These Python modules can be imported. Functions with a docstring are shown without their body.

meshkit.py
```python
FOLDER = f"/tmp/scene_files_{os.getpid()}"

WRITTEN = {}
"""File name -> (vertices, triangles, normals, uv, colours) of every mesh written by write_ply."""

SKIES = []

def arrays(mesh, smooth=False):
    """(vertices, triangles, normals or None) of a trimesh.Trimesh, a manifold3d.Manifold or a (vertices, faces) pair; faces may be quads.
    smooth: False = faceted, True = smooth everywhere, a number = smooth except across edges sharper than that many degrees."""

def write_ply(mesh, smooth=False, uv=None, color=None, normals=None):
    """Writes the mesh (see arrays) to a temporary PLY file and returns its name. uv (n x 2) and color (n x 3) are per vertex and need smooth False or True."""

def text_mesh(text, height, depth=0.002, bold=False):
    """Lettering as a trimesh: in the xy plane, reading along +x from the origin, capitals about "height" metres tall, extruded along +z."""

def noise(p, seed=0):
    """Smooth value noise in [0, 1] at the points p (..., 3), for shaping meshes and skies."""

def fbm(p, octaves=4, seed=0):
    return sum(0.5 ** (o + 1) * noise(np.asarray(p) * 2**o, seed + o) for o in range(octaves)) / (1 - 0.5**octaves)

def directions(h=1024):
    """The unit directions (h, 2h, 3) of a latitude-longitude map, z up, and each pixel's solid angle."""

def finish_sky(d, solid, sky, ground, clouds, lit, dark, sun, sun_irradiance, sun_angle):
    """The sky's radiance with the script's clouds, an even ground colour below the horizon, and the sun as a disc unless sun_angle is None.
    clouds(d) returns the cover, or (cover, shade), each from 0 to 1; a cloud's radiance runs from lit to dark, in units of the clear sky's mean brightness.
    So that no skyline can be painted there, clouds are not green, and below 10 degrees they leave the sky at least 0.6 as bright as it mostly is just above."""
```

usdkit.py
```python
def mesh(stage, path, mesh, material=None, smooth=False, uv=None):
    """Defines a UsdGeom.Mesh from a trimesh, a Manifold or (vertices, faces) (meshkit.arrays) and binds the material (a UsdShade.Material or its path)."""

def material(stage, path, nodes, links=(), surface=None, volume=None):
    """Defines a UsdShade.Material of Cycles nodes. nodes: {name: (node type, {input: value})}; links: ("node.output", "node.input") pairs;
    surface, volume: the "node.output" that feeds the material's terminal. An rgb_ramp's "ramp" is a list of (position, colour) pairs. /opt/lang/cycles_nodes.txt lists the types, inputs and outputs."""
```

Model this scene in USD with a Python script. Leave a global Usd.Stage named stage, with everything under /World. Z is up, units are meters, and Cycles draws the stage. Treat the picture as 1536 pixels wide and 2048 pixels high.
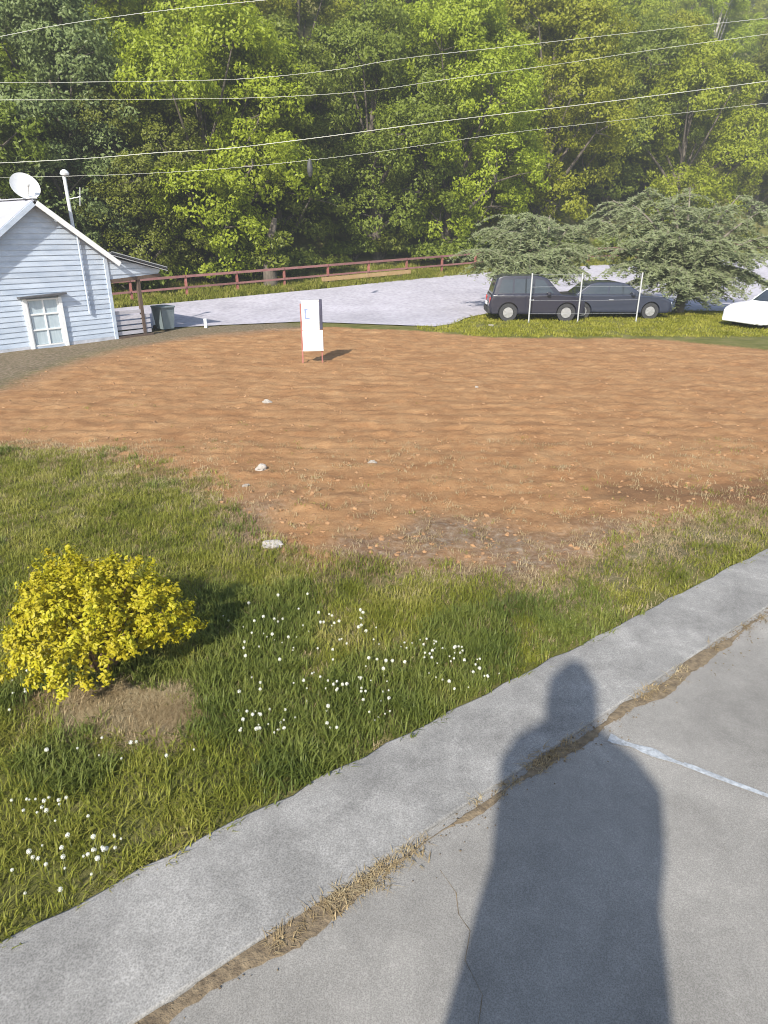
import math, random, numpy as np, trimesh, shapely, manifold3d as m3, usdkit, meshkit
from shapely.geometry import Polygon, LineString, box as sbox
from pxr import Usd, UsdGeom, UsdLux, UsdShade, Gf, Sdf, Vt

stage = Usd.Stage.CreateInMemory()
UsdGeom.SetStageUpAxis(stage, UsdGeom.Tokens.z)
UsdGeom.SetStageMetersPerUnit(stage, 1.0)
UsdGeom.Xform.Define(stage, '/World')
UsdGeom.Scope.Define(stage, '/World/Looks')

# ------------------------------------------------------------------ camera, sky, sun, exposure
CAM_H, PITCH, FPX = 3.2, 22.6, 1330.0
cam = UsdGeom.Camera.Define(stage, '/World/camera')
cam.AddTranslateOp().Set(Gf.Vec3d(0, 0, CAM_H))
cam.AddRotateXOp().Set(90 - PITCH)
cam.CreateHorizontalApertureAttr(36.0)
cam.CreateVerticalApertureAttr(48.0)
cam.CreateFocalLengthAttr(36.0 * FPX / 1536)
cam.CreateClippingRangeAttr(Gf.Vec2f(0.05, 2000))
cam.CreateExposureAttr(1.25)
SUN_EL, SHADOW_AZ = math.radians(34.4), math.radians(19.0)
sun_to = np.array([-math.sin(SHADOW_AZ) * math.cos(SUN_EL), -math.cos(SHADOW_AZ) * math.cos(SUN_EL), math.sin(SUN_EL)])
sky_m = usdkit.material(stage, '/World/Looks/sky', {
    'sky': ('sky_texture', {'sky_type': 'single_scattering', 'sun_disc': False, 'sun_elevation': SUN_EL, 'sun_rotation': math.atan2(sun_to[0], sun_to[1])}),
    'bg': ('background_shader', {'strength': 0.11})}, [('sky.color', 'bg.color')], surface='bg.background')
dome = UsdLux.DomeLight.Define(stage, '/World/sky')
dome.GetPrim().SetCustomDataByKey('kind', 'structure')
UsdShade.MaterialBindingAPI.Apply(dome.GetPrim()).Bind(sky_m)
sun = UsdLux.DistantLight.Define(stage, '/World/sun')
sun.CreateNormalizeAttr(True); sun.CreateIntensityAttr(1.0); sun.CreateAngleAttr(1.0); sun.CreateColorAttr(Gf.Vec3f(1.0, 0.94, 0.84))
z_ = sun_to; x_ = np.cross([0, 0, 1.0], z_); x_ /= np.linalg.norm(x_); y_ = np.cross(z_, x_)
sun.AddTransformOp().Set(Gf.Matrix4d(*[float(v) for r in ((*x_, 0), (*y_, 0), (*z_, 0), (0, 0, 0, 1)) for v in r]))

# ------------------------------------------------------------------ measuring the photograph (pixel of the 1536 x 2048 picture -> place)
_p = math.radians(PITCH)
def ray(px, py):
    u, v = (px - 768) / FPX, (1024 - py) / FPX
    return np.array([u, math.sin(_p) * v + math.cos(_p), math.cos(_p) * v - math.sin(_p)])
def G(px, py, z=0.0):
    r = ray(px, py); return np.array([0, 0, CAM_H]) + r * (z - CAM_H) / r[2]
def AT(px, py, Y):
    r = ray(px, py); return np.array([0, 0, CAM_H]) + r * Y / r[1]

# ------------------------------------------------------------------ helpers
used = {}
def numbered(path):
    n = used.get(path, -1) + 1; used[path] = n
    return path if n == 0 else '%s_%03d' % (path, n)
def tag(p, label=None, cat=None, group=None, kind=None):
    p = p.GetPrim() if hasattr(p, 'GetPrim') else p
    for k, v in (('label', label), ('category', cat), ('group', group), ('kind', kind)):
        if v: p.SetCustomDataByKey(k, v)
    return p
def xf(x, loc=(0, 0, 0), rz=0.0, s=1.0):
    x.ClearXformOpOrder()
    x.AddTranslateOp().Set(Gf.Vec3d(*[float(v) for v in loc])); x.AddRotateZOp().Set(float(math.degrees(rz)))
    x.AddScaleOp().Set(Gf.Vec3f(*([float(s)] * 3 if np.ndim(s) == 0 else [float(v) for v in s])))
def thing(name, label, cat, loc=(0, 0, 0), rz=0.0, group=None, s=1.0):
    x = UsdGeom.Xform.Define(stage, numbered('/World/' + name)); xf(x, loc, rz, s)
    return tag(x, label, cat, group)
def obj(name, mesh, m, parent=None, smooth=False, label=None):
    base = str(parent.GetPath()) if parent is not None else '/World'
    if isinstance(mesh, list): mesh = trimesh.util.concatenate(mesh)
    p = usdkit.mesh(stage, numbered(base + '/' + name), mesh, m, smooth=smooth).GetPrim()
    if label: tag(p, label)
    return p
def dup(root, label, loc, rz=0.0, s=1.0, group=None, cat=None):
    import re as _re
    name = _re.sub(r'_[0-9]{3}$', '', root.GetName())
    d = root.GetCustomData()
    x = UsdGeom.Xform.Define(stage, numbered('/World/' + name))
    x.GetPrim().GetReferences().AddInternalReference(root.GetPath())
    x.GetPrim().SetInstanceable(True)
    xf(x, loc, rz, s)
    return tag(x, label, cat or d['category'], group or d.get('group'))
def box(lo, hi):
    lo, hi = np.array(lo, float), np.array(hi, float)
    b = trimesh.creation.box(hi - lo); b.apply_translation((lo + hi) / 2); return b
def cyl(a, b, r, r2=None, sides=10):
    return tube([a, b], [r, r if r2 is None else r2], sides)
def tube(pts, radii, sides=8, caps=True):
    p = np.asarray(pts, float); n = len(p)
    t = np.gradient(p, axis=0); t /= np.linalg.norm(t, axis=1, keepdims=True) + 1e-12
    ref = np.where(np.abs(t[:, 2:]) < 0.9, [0, 0, 1.0], [1.0, 0, 0])
    a = np.cross(t, ref); a /= np.linalg.norm(a, axis=1, keepdims=True) + 1e-12
    b = np.cross(t, a); ang = np.arange(sides) * 2 * np.pi / sides
    v = p[:, None] + np.broadcast_to(radii, (n,))[:, None, None] * (np.cos(ang)[None, :, None] * a[:, None] + np.sin(ang)[None, :, None] * b[:, None])
    v = v.reshape(-1, 3); f = []
    for i in range(n - 1):
        for j in range(sides):
            q = [i * sides + j, i * sides + (j + 1) % sides, (i + 1) * sides + (j + 1) % sides, (i + 1) * sides + j]
            f += [[q[0], q[2], q[1]], [q[0], q[3], q[2]]]
    if caps:
        v = np.vstack([v, p[:1], p[-1:]]); c0, c1 = len(v) - 2, len(v) - 1
        for j in range(sides):
            f += [[c0, j, (j + 1) % sides], [c1, (n - 1) * sides + (j + 1) % sides, (n - 1) * sides + j]]
    m = trimesh.Trimesh(v, np.array(f), process=False); m.fix_normals() if caps and n < 4 else None
    return m
def beam(a, b, w, h, up=(0, 0, 1)):
    a, b = np.array(a, float), np.array(b, float); t = b - a; L = np.linalg.norm(t); t /= L
    s = np.cross(up, t); s /= np.linalg.norm(s); u = np.cross(t, s)
    m = trimesh.creation.box([L, w, h]); M = np.eye(4); M[:3, 0], M[:3, 1], M[:3, 2], M[:3, 3] = t, s, u, (a + b) / 2
    m.apply_transform(M); return m
def rbox(lo, hi, r=0.03):
    lo, hi = np.array(lo, float) + r, np.array(hi, float) - r
    sp = m3.Manifold.sphere(r, 12)
    return m3.Manifold.batch_hull([sp.translate([x, y, z]) for x in (lo[0], hi[0]) for y in (lo[1], hi[1]) for z in (lo[2], hi[2])])
def tm(man):
    m = man.to_mesh(); return trimesh.Trimesh(m.vert_properties[:, :3], m.tri_verts, process=False)
def ss(a, b, x):
    t = np.clip((x - a) / (b - a), 0, 1); return t * t * (3 - 2 * t)

# ------------------------------------------------------------------ materials
LK = '/World/Looks/'
def mat(name, col, col2=None, scale=4.0, rough=0.7, metal=0.0, spec=0.5, bump=0.0, bscale=30.0, stretch=(1, 1, 1), rand=0.0, coat=0.0, obj_space=False):
    nodes = {'p': ('principled_bsdf', {'roughness': rough, 'metallic': metal, 'specular_ior_level': spec, 'coat_weight': coat}),
             'g': ('geometry', {}), 'tc': ('texture_coordinate', {}), 'map': ('mapping', {'scale': stretch}),
             'n': ('noise_texture', {'scale': scale, 'detail': 5, 'roughness': 0.6}),
             'r': ('rgb_ramp', {'ramp': [(0.3, col), (0.7, col2 or col)]})}
    links = [('tc.object' if obj_space else 'g.position', 'map.vector'), ('map.vector', 'n.vector'), ('n.fac', 'r.fac')]
    out = 'r.color'
    if rand:
        nodes.update({'oi': ('object_info', {}), 'mr': ('map_range', {'to_min': 1 - rand, 'to_max': 1 + rand}), 'h': ('hsv', {})})
        links += [('oi.random', 'mr.value'), ('mr.result', 'h.value'), (out, 'h.color')]; out = 'h.color'
    links.append((out, 'p.base_color'))
    if bump:
        nodes.update({'bn': ('noise_texture', {'scale': bscale, 'detail': 4}), 'b': ('bump', {'strength': bump, 'distance': 0.02})})
        links += [('map.vector', 'bn.vector'), ('bn.fac', 'b.height'), ('b.normal', 'p.normal')]
    return usdkit.material(stage, LK + name, nodes, links, surface='p.BSDF')
def leaf_mat(name, ramp, trans=0.35, rough=0.55, rand=0.12, hue=0.02, tmul=(1.1, 1.15, 0.7)):
    nodes = {'g': ('geometry', {}), 'r': ('rgb_ramp', {'ramp': ramp}), 'oi': ('object_info', {}),
             'mv': ('map_range', {'to_min': 1 - rand, 'to_max': 1 + rand}), 'mh': ('map_range', {'to_min': 0.5 - hue, 'to_max': 0.5 + hue}),
             'h': ('hsv', {}), 'p': ('principled_bsdf', {'roughness': rough, 'specular_ior_level': 0.35}),
             'tcol': ('mix', {'mix_type': 'multiply', 'fac': 1.0, 'color2': tmul}), 't': ('translucent_bsdf', {}), 'm': ('mix_closure', {'fac': trans})}
    links = [('g.random_per_island', 'r.fac'), ('oi.random', 'mv.value'), ('oi.random', 'mh.value'), ('mv.result', 'h.value'), ('mh.result', 'h.hue'),
             ('r.color', 'h.color'), ('h.color', 'p.base_color'), ('h.color', 'tcol.color1'), ('tcol.color', 't.color'), ('p.BSDF', 'm.closure1'), ('t.BSDF', 'm.closure2')]
    return usdkit.material(stage, LK + name, nodes, links, surface='m.closure')

M = {}
M['siding'] = mat('siding', (0.33, 0.385, 0.465), (0.47, 0.525, 0.60), 1.6, 0.6, bump=0.15, bscale=60, rand=0.06, stretch=(1, 1, 3))
M['wall_core'] = mat('wall_core', (0.304, 0.328, 0.368))
M['trim'] = mat('trim', (0.646, 0.6545, 0.646), (0.714, 0.714, 0.7055), 6, 0.45)
M['metal_roof'] = mat('metal_roof', (0.32, 0.32, 0.368), (0.384, 0.384, 0.432), 1.5, 0.5, metal=0.1)
M['shingle'] = mat('shingle', (0.05, 0.055, 0.06), (0.10, 0.10, 0.11), 9, 0.85, bump=0.3, bscale=40)
M['door'] = mat('door', (0.16, 0.208, 0.224), (0.264, 0.304, 0.32), 3.0, 0.5, stretch=(1, 1, 0.4))
M['pane'] = mat('curtained_pane', (0.34, 0.42, 0.46), (0.46, 0.53, 0.57), 3.0, 0.12, stretch=(5, 5, .6))
M['dark_gap'] = mat('dark_gap', (0.03, 0.03, 0.035))
M['foundation'] = mat('foundation', (0.30, 0.31, 0.34), (0.50, 0.51, 0.55), 5, 0.9, bump=0.4, bscale=25)
M['dark_wood'] = mat('dark_wood', (0.06, 0.04, 0.03), (0.11, 0.075, 0.055), 8, 0.8, stretch=(4, 4, 0.7))
M['grey_wood'] = mat('grey_wood', (0.30, 0.29, 0.32), (0.44, 0.43, 0.46), 5, 0.85, stretch=(1, 1, 6), rand=0.12)
M['dish'] = mat('dish', (0.496, 0.504, 0.512), (0.56, 0.568, 0.576), 5, 0.45)
M['galv'] = mat('galv', (0.44, 0.448, 0.456), (0.528, 0.528, 0.528), 9, 0.4, metal=0.5)
M['white'] = mat('white_paint', (0.629, 0.646, 0.6715), (0.697, 0.7055, 0.7225), 4, 0.4)
M['print'] = mat('print_blue', (0.13, 0.17, 0.30), (0.20, 0.25, 0.38), 8, 0.6)
M['black_edge'] = mat('black_edge', (0.02, 0.02, 0.035), (0.05, 0.05, 0.09), 6, 0.5)
M['rust'] = mat('rust_red', (0.189, 0.0525, 0.042), (0.28, 0.119, 0.098), 7, 0.75, rand=0.15)
M['pink_rail'] = mat('faded_red', (0.1671, 0.06763, 0.06365), (0.1989, 0.1034, 0.09547), 4, 0.7, rand=0.15)
M['tan_beam'] = mat('tan_beam', (0.275, 0.17, 0.075), (0.33, 0.23, 0.12), 3, 0.7)
M['bark'] = mat('bark', (0.055, 0.045, 0.035), (0.13, 0.11, 0.085), 5, 0.95, bump=0.6, bscale=14, stretch=(3, 3, 0.7))
M['mid_bark'] = mat('mid_bark', (0.10, 0.09, 0.07), (0.19, 0.17, 0.135), 6, 0.9, bump=0.4, bscale=14, stretch=(3, 3, 0.7))
M['pale_bark'] = mat('pale_bark', (0.26, 0.25, 0.20), (0.40, 0.38, 0.31), 5, 0.9, bump=0.4, bscale=14, stretch=(3, 3, 0.7))
M['rubber'] = mat('rubber', (0.018, 0.018, 0.02), (0.03, 0.03, 0.03), 20, 0.85)
M['rim'] = mat('rim', (0.341, 0.341, 0.352), (0.396, 0.396, 0.4015), 9, 0.3, metal=0.6)
M['glass_dark'] = mat('dark_glass', (0.02, 0.025, 0.03), (0.03, 0.035, 0.04), 2, 0.06, spec=0.7)
M['tail'] = mat('tail_red', (0.30, 0.02, 0.02), (0.38, 0.03, 0.03), 5, 0.2)
M['lamp'] = mat('lamp_clear', (0.70, 0.72, 0.76), (0.80, 0.80, 0.82), 5, 0.12)
M['bin'] = mat('bin', (0.10, 0.13, 0.14), (0.15, 0.18, 0.19), 3, 0.6)
M['wire'] = mat('wire', (0.34, 0.35, 0.30), (0.62, 0.62, 0.56), 1.6, 0.45, metal=0.2)
M['closure'] = mat('closure', (0.03, 0.03, 0.03), (0.05, 0.05, 0.05), 9, 0.6)
M['stone'] = mat('stone', (0.225, 0.2025, 0.18), (0.375, 0.345, 0.315), 6, 0.95, bump=0.5, bscale=22)
M['pale_stone'] = mat('pale_stone', (0.192, 0.1664, 0.1408), (0.2944, 0.2688, 0.2368), 6, 0.95, bump=0.5, bscale=22)
M['clod'] = mat('clod', (0.17, 0.092, 0.044), (0.30, 0.175, 0.085), 7, 1.0, bump=0.6, bscale=20)
M['rock'] = mat('cliff_rock', (0.30, 0.29, 0.30), (0.48, 0.46, 0.46), 0.7, 0.95, bump=0.9, bscale=2.5)
M['mast'] = mat('mast', (0.05, 0.05, 0.06), (0.08, 0.08, 0.09), 4, 0.6)
M['puff'] = mat('seed_head', (0.46, 0.46, 0.39), (0.66, 0.66, 0.59), 25, 0.9)
M['stem'] = mat('stem', (0.14, 0.17, 0.05), (0.20, 0.20, 0.09), 10, 0.7)
M['twig'] = mat('twig', (0.10, 0.06, 0.03), (0.18, 0.11, 0.06), 10, 0.9)
def grass_mat(name, ramp, trans=0.3, rough=0.55):
    nodes = {'g': ('geometry', {}), 'n1': ('noise_texture', {'scale': 38.0, 'detail': 2}), 'n2': ('noise_texture', {'scale': 1.4, 'detail': 4}), 'a': ('math', {'math_type': 'multiply', 'value2': 0.6}), 'b': ('math', {'math_type': 'multiply_add', 'value2': 0.4}),
             'mr': ('map_range', {'from_min': 0.36, 'from_max': 0.64}), 'r': ('rgb_ramp', {'ramp': ramp}), 'p': ('principled_bsdf', {'roughness': rough, 'specular_ior_level': 0.3}), 't': ('translucent_bsdf', {}), 'm': ('mix_closure', {'fac': trans})}
    links = [('g.position', 'n1.vector'), ('g.position', 'n2.vector'), ('n2.fac', 'a.value1'), ('n1.fac', 'b.value1'), ('a.value', 'b.value3'), ('b.value', 'mr.value'), ('mr.result', 'r.fac'), ('r.color', 'p.base_color'), ('r.color', 't.color'), ('p.BSDF', 'm.closure1'), ('t.BSDF', 'm.closure2')]
    return usdkit.material(stage, LK + name, nodes, links, surface='m.closure')
M['grass'] = grass_mat('grass_blades', [(0, (0.09664, 0.1134, 0.01176)), (0.4, (0.1597, 0.1723, 0.02017)), (0.75, (0.2269, 0.2226, 0.03782)), (1, (0.311, 0.2689, 0.09244))])
M['lawn'] = grass_mat('lawn_blades', [(0, (0.1373, 0.1453, 0.01131)), (0.5, (0.218, 0.218, 0.02019)), (1, (0.3069, 0.2826, 0.04845))])
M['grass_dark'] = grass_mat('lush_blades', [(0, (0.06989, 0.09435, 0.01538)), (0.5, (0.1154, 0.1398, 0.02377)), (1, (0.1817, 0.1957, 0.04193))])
M['dry'] = grass_mat('dry_blades', [(0, (0.18, 0.1275, 0.06)), (0.5, (0.285, 0.2175, 0.12)), (1, (0.39, 0.33, 0.2025))], 0.2, 0.8)
BRIGHT = [(0, (0.216, 0.243, 0.01296)), (0.4, (0.3456, 0.3618, 0.01836)), (0.8, (0.4536, 0.4482, 0.02592)), (1, (0.54, 0.5076, 0.054))]
M['leaf_a'] = leaf_mat('leaves_yellow_green', BRIGHT, 0.35, 0.5, 0.22, 0.02)
M['leaf_b'] = leaf_mat('leaves_mid_green', [(0, (0.13, 0.16, 0.016)), (0.5, (0.22, 0.25, 0.022)), (1, (0.33, 0.34, 0.035))], 0.33, 0.5, 0.14, 0.015)
M['leaf_c'] = leaf_mat('leaves_blue_green', [(0, (0.13, 0.16, 0.05)), (0.5, (0.21, 0.24, 0.08)), (1, (0.30, 0.32, 0.13))], 0.30, 0.5, 0.14, 0.015)
M['leaf_d'] = leaf_mat('leaves_grey_green', [(0, (0.19, 0.215, 0.105)), (0.5, (0.34, 0.365, 0.195)), (1, (0.50, 0.51, 0.33))], 0.28, 0.5, 0.1, 0.01)
M['leaf_y'] = leaf_mat('leaves_golden', [(0, (0.36, 0.32, 0.014)), (0.2, (0.56, 0.51, 0.016)), (0.8, (0.70, 0.65, 0.026)), (1, (0.76, 0.71, 0.10))], 0.32, 0.5, 0.05, 0.008, (1.0, 0.97, 0.5))

def ground_mat():
    nodes = {'z': ('attribute', {'attribute': 'zone'}), 's': ('separate_color', {'color_type': 'rgb'}), 'g': ('geometry', {}),
             'n1': ('noise_texture', {'scale': 1.3, 'detail': 6, 'roughness': 0.65}), 'n2': ('noise_texture', {'scale': 11.0, 'detail': 5, 'roughness': 0.7}),
             'mp': ('mapping', {'rotation': (0, 0, -0.09), 'scale': (0.22, 2.6, 1)}), 'n3': ('noise_texture', {'scale': 2.4, 'detail': 6, 'roughness': 0.7}),
             'soil': ('rgb_ramp', {'ramp': [(0.30, (0.1303, 0.06458, 0.02916)), (0.45, (0.2292, 0.1198, 0.05416)), (0.58, (0.3021, 0.1749, 0.08333)), (0.75, (0.3958, 0.2708, 0.151))]}),
             'grav': ('rgb_ramp', {'ramp': [(0.36, (0.075, 0.055, 0.040)), (0.5, (0.150, 0.112, 0.080)), (0.64, (0.245, 0.195, 0.145))]}), 'gf': ('math', {'math_type': 'multiply_add', 'value2': 1.6, 'value3': -0.8}), 'ga': ('math', {'math_type': 'add', 'use_clamp': True}),
             'gr': ('rgb_ramp', {'ramp': [(0.25, (0.0612, 0.06426, 0.01714)), (0.5, (0.1102, 0.1102, 0.0306)), (0.75, (0.1897, 0.1591, 0.07344))]}),
             'a1': ('math', {'math_type': 'multiply', 'value2': 0.55}), 'a2': ('math', {'math_type': 'multiply_add', 'value2': 0.5}),
             'mx1': ('mix', {}), 'soilmix': ('mix', {'fac': 0.45}), 'gm': ('math', {'math_type': 'multiply', 'value2': 0.95}), 'gk': ('math', {'math_type': 'multiply'}), 'mx2': ('mix', {}), 'mx3': ('mix', {'color2': (0.11, 0.06, 0.032)}),
             'th': ('math', {'math_type': 'multiply_add', 'value2': 0.9, 'value3': -0.45}), 'ad': ('math', {'math_type': 'add', 'use_clamp': True}),
             'sm': ('map_range', {'range_type': 'smoothstep', 'from_min': 0.3, 'from_max': 0.7}),
             'bn': ('noise_texture', {'scale': 24.0, 'detail': 6, 'roughness': 0.75}), 'b': ('bump', {'strength': 0.8, 'distance': 0.035}),
             'p': ('principled_bsdf', {'roughness': 0.95, 'specular_ior_level': 0.15})}
    links = [('z.color', 's.color'), ('g.position', 'n1.vector'), ('g.position', 'n2.vector'), ('g.position', 'mp.vector'), ('mp.vector', 'n3.vector'),
             ('n3.fac', 'a1.value1'), ('n2.fac', 'a2.value1'), ('a1.value', 'a2.value3'), ('a2.value', 'soilmix.color1'), ('n1.fac', 'soilmix.color2'), ('soilmix.color', 'soil.fac'), ('n2.fac', 'grav.fac'), ('n1.fac', 'gr.fac'),
             ('n2.fac', 'th.value1'), ('th.value', 'ad.value1'), ('s.r', 'ad.value2'), ('ad.value', 'sm.value'),
             ('sm.result', 'mx1.fac'), ('gr.color', 'mx1.color1'), ('soil.color', 'mx1.color2'),
             ('n2.fac', 'gf.value1'), ('s.g', 'gm.value1'), ('gf.value', 'gk.value1'), ('s.g', 'gk.value2'), ('gk.value', 'ga.value1'), ('gm.value', 'ga.value2'), ('ga.value', 'mx2.fac'), ('mx1.color', 'mx2.color1'), ('grav.color', 'mx2.color2'), ('s.b', 'mx3.fac'), ('mx2.color', 'mx3.color1'), ('mx3.color', 'p.base_color'),
             ('g.position', 'bn.vector'), ('bn.fac', 'b.height'), ('b.normal', 'p.normal')]
    return usdkit.material(stage, LK + 'ground', nodes, links, surface='p.BSDF')
M['ground'] = ground_mat()
def paving(name, ramp, fine=90.0, patch=1.2, rough=0.9, bump=0.3, dist=0.006, patch_amt=0.25):
    nodes = {'g': ('geometry', {}), 'n': ('noise_texture', {'scale': fine, 'detail': 4, 'roughness': 0.7}), 'r': ('rgb_ramp', {'ramp': ramp}),
             'v': ('voronoi_texture', {'scale': fine * 0.9}), 'n2': ('noise_texture', {'scale': patch, 'detail': 6, 'roughness': 0.65}),
             'mr': ('map_range', {'from_min': 0.3, 'from_max': 0.7, 'to_min': 1 - patch_amt, 'to_max': 1 + patch_amt}), 'h': ('hsv', {}),
             'bb': ('bump', {'strength': bump, 'distance': dist}), 'p': ('principled_bsdf', {'roughness': rough, 'specular_ior_level': 0.3}),
             'm': ('math', {'math_type': 'multiply_add', 'value2': 0.5}), 'k': ('math', {'math_type': 'multiply_add', 'value2': 0.22, 'value3': 0.17}), 'n3': ('noise_texture', {'scale': patch * 4.3, 'detail': 8, 'roughness': 0.75, 'distortion': 0.6}), 'mr2': ('map_range', {'from_min': 0.35, 'from_max': 0.65, 'to_min': 1 - patch_amt * .45, 'to_max': 1 + patch_amt * .45}), 'h2': ('hsv', {})}
    links = [('g.position', 'n.vector'), ('g.position', 'v.vector'), ('g.position', 'n2.vector'), ('v.distance', 'k.value1'), ('n.fac', 'm.value1'), ('k.value', 'm.value3'),
             ('m.value', 'r.fac'), ('n2.fac', 'mr.value'), ('mr.result', 'h.value'), ('r.color', 'h.color'), ('g.position', 'n3.vector'), ('n3.fac', 'mr2.value'), ('mr2.result', 'h2.value'), ('h.color', 'h2.color'), ('h2.color', 'p.base_color'), ('m.value', 'bb.height'), ('bb.normal', 'p.normal')]
    return usdkit.material(stage, LK + name, nodes, links, surface='p.BSDF')
M['asphalt'] = paving('asphalt', [(0.40, (0.136, 0.1287, 0.118)), (0.5, (0.1788, 0.1703, 0.156)), (0.63, (0.2397, 0.229, 0.211))], 150, 0.9, patch_amt=0.22)
M['concrete'] = paving('concrete', [(0.40, (0.1272, 0.1234, 0.1172)), (0.5, (0.1735, 0.1689, 0.1604)), (0.63, (0.239, 0.2329, 0.2221))], 110, 1.3, bump=0.35, patch_amt=0.34)
M['pale_road'] = paving('pale_concrete', [(0.40, (0.2554, 0.2426, 0.2745)), (0.5, (0.3192, 0.3032, 0.3384)), (0.63, (0.3703, 0.3543, 0.3894))], 6, 0.3, bump=0.2, dist=0.02, patch_amt=0.16)
M['line_paint'] = paving('line_paint', [(0.3, (0.1409, 0.1463, 0.1517)), (0.5, (0.2384, 0.2547, 0.2709)), (0.7, (0.3251, 0.3468, 0.3685))], 45, 5, patch_amt=0.35)
M['dirt'] = mat('gutter_dirt', (0.075, 0.055, 0.034), (0.19, 0.145, 0.09), 22, 1.0, bump=0.5, bscale=60)

# ------------------------------------------------------------------ terrain
RAIL0 = np.array([-10.5, 33.0]); RD = np.array([0.831, 0.556]); RN = np.array([-0.556, 0.831])
def sn(x, y, f, seed, oct=3):
    p = np.stack([np.ravel(x) * f, np.ravel(y) * f, np.full(np.size(x), seed * 7.3)], 1)
    return ((meshkit.fbm(p, oct, seed) - 0.5) * 2.4).reshape(np.shape(x))
def zrail(s):
    return np.interp(s, [-25, -6, 0, 20, 33, 50, 90], [-0.1, 0.1, 0.36, 1.2, 1.4, 1.7, 2.2])
def terrain(x, y):
    x, y = np.asarray(x, float), np.asarray(y, float)
    s = (x - RAIL0[0]) * RD[0] + (y - RAIL0[1]) * RD[1]
    t = (x - RAIL0[0]) * RN[0] + (y - RAIL0[1]) * RN[1]
    W = np.interp(s, [-10, 0, 20, 40], [7, 8, 13, 14])
    z = zrail(s) * ss(0, 1, np.clip((t + W) / W, 0, 1))
    up = np.clip(t - 2.5, 0, None)
    hill = 0.62 * up * ss(0, 14, up) + 0.10 * up
    hill = np.where(hill > 42, 42 + (hill - 42) * 0.12, hill)
    z = z + hill + ss(4, 15, t) * 3.0 * (sn(x, y, 0.05, 3) )
    return z
def PTX(pts): return [tuple(G(*p)[:2]) for p in pts]
far_soil = [(-300, 860), (0, 775), (120, 735), (240, 690), (420, 668), (600, 652), (870, 664), (1000, 676), (1300, 676), (1536, 700), (1900, 720)]
near_soil = [(1900, 880), (1536, 1000), (1330, 1075), (1180, 1120), (1000, 1150), (820, 1152), (640, 1140), (540, 1110), (470, 1040), (380, 975), (200, 925), (0, 895), (-300, 960)]
SOIL = Polygon(PTX(far_soil) + PTX(near_soil))
GRAV = Polygon(PTX([(-300, 770), (0, 700), (240, 665), (600, 640), (600, 656), (420, 672), (240, 694), (110, 742), (0, 778), (-300, 862)]))
FRONT = Polygon(PTX([(430, 1010), (560, 985), (800, 1030), (1080, 1060), (1200, 1040), (1330, 1060), (1200, 1135), (1000, 1170), (640, 1160), (530, 1120)]))
SPARSE = Polygon(PTX([(1000, 1125), (1536, 985), (1900, 900), (1900, 960), (1536, 1095), (1150, 1215), (1000, 1215)]))
DARK = LineString(PTX([(1240, 985), (1420, 982), (1536, 972), (1700, 952)]))
DEADBED = Polygon(PTX([(70, 1390), (250, 1380), (380, 1385), (400, 1430), (375, 1480), (300, 1492), (215, 1480), (130, 1465), (80, 1430)]))
def inside(poly, x, y, soft):
    P = shapely.points(np.ravel(x), np.ravel(y))
    d = shapely.distance(P, poly.exterior) * np.where(shapely.contains_xy(poly, np.ravel(x), np.ravel(y)), 1, -1)
    return ss(-soft, soft, d.reshape(np.shape(x)))
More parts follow.
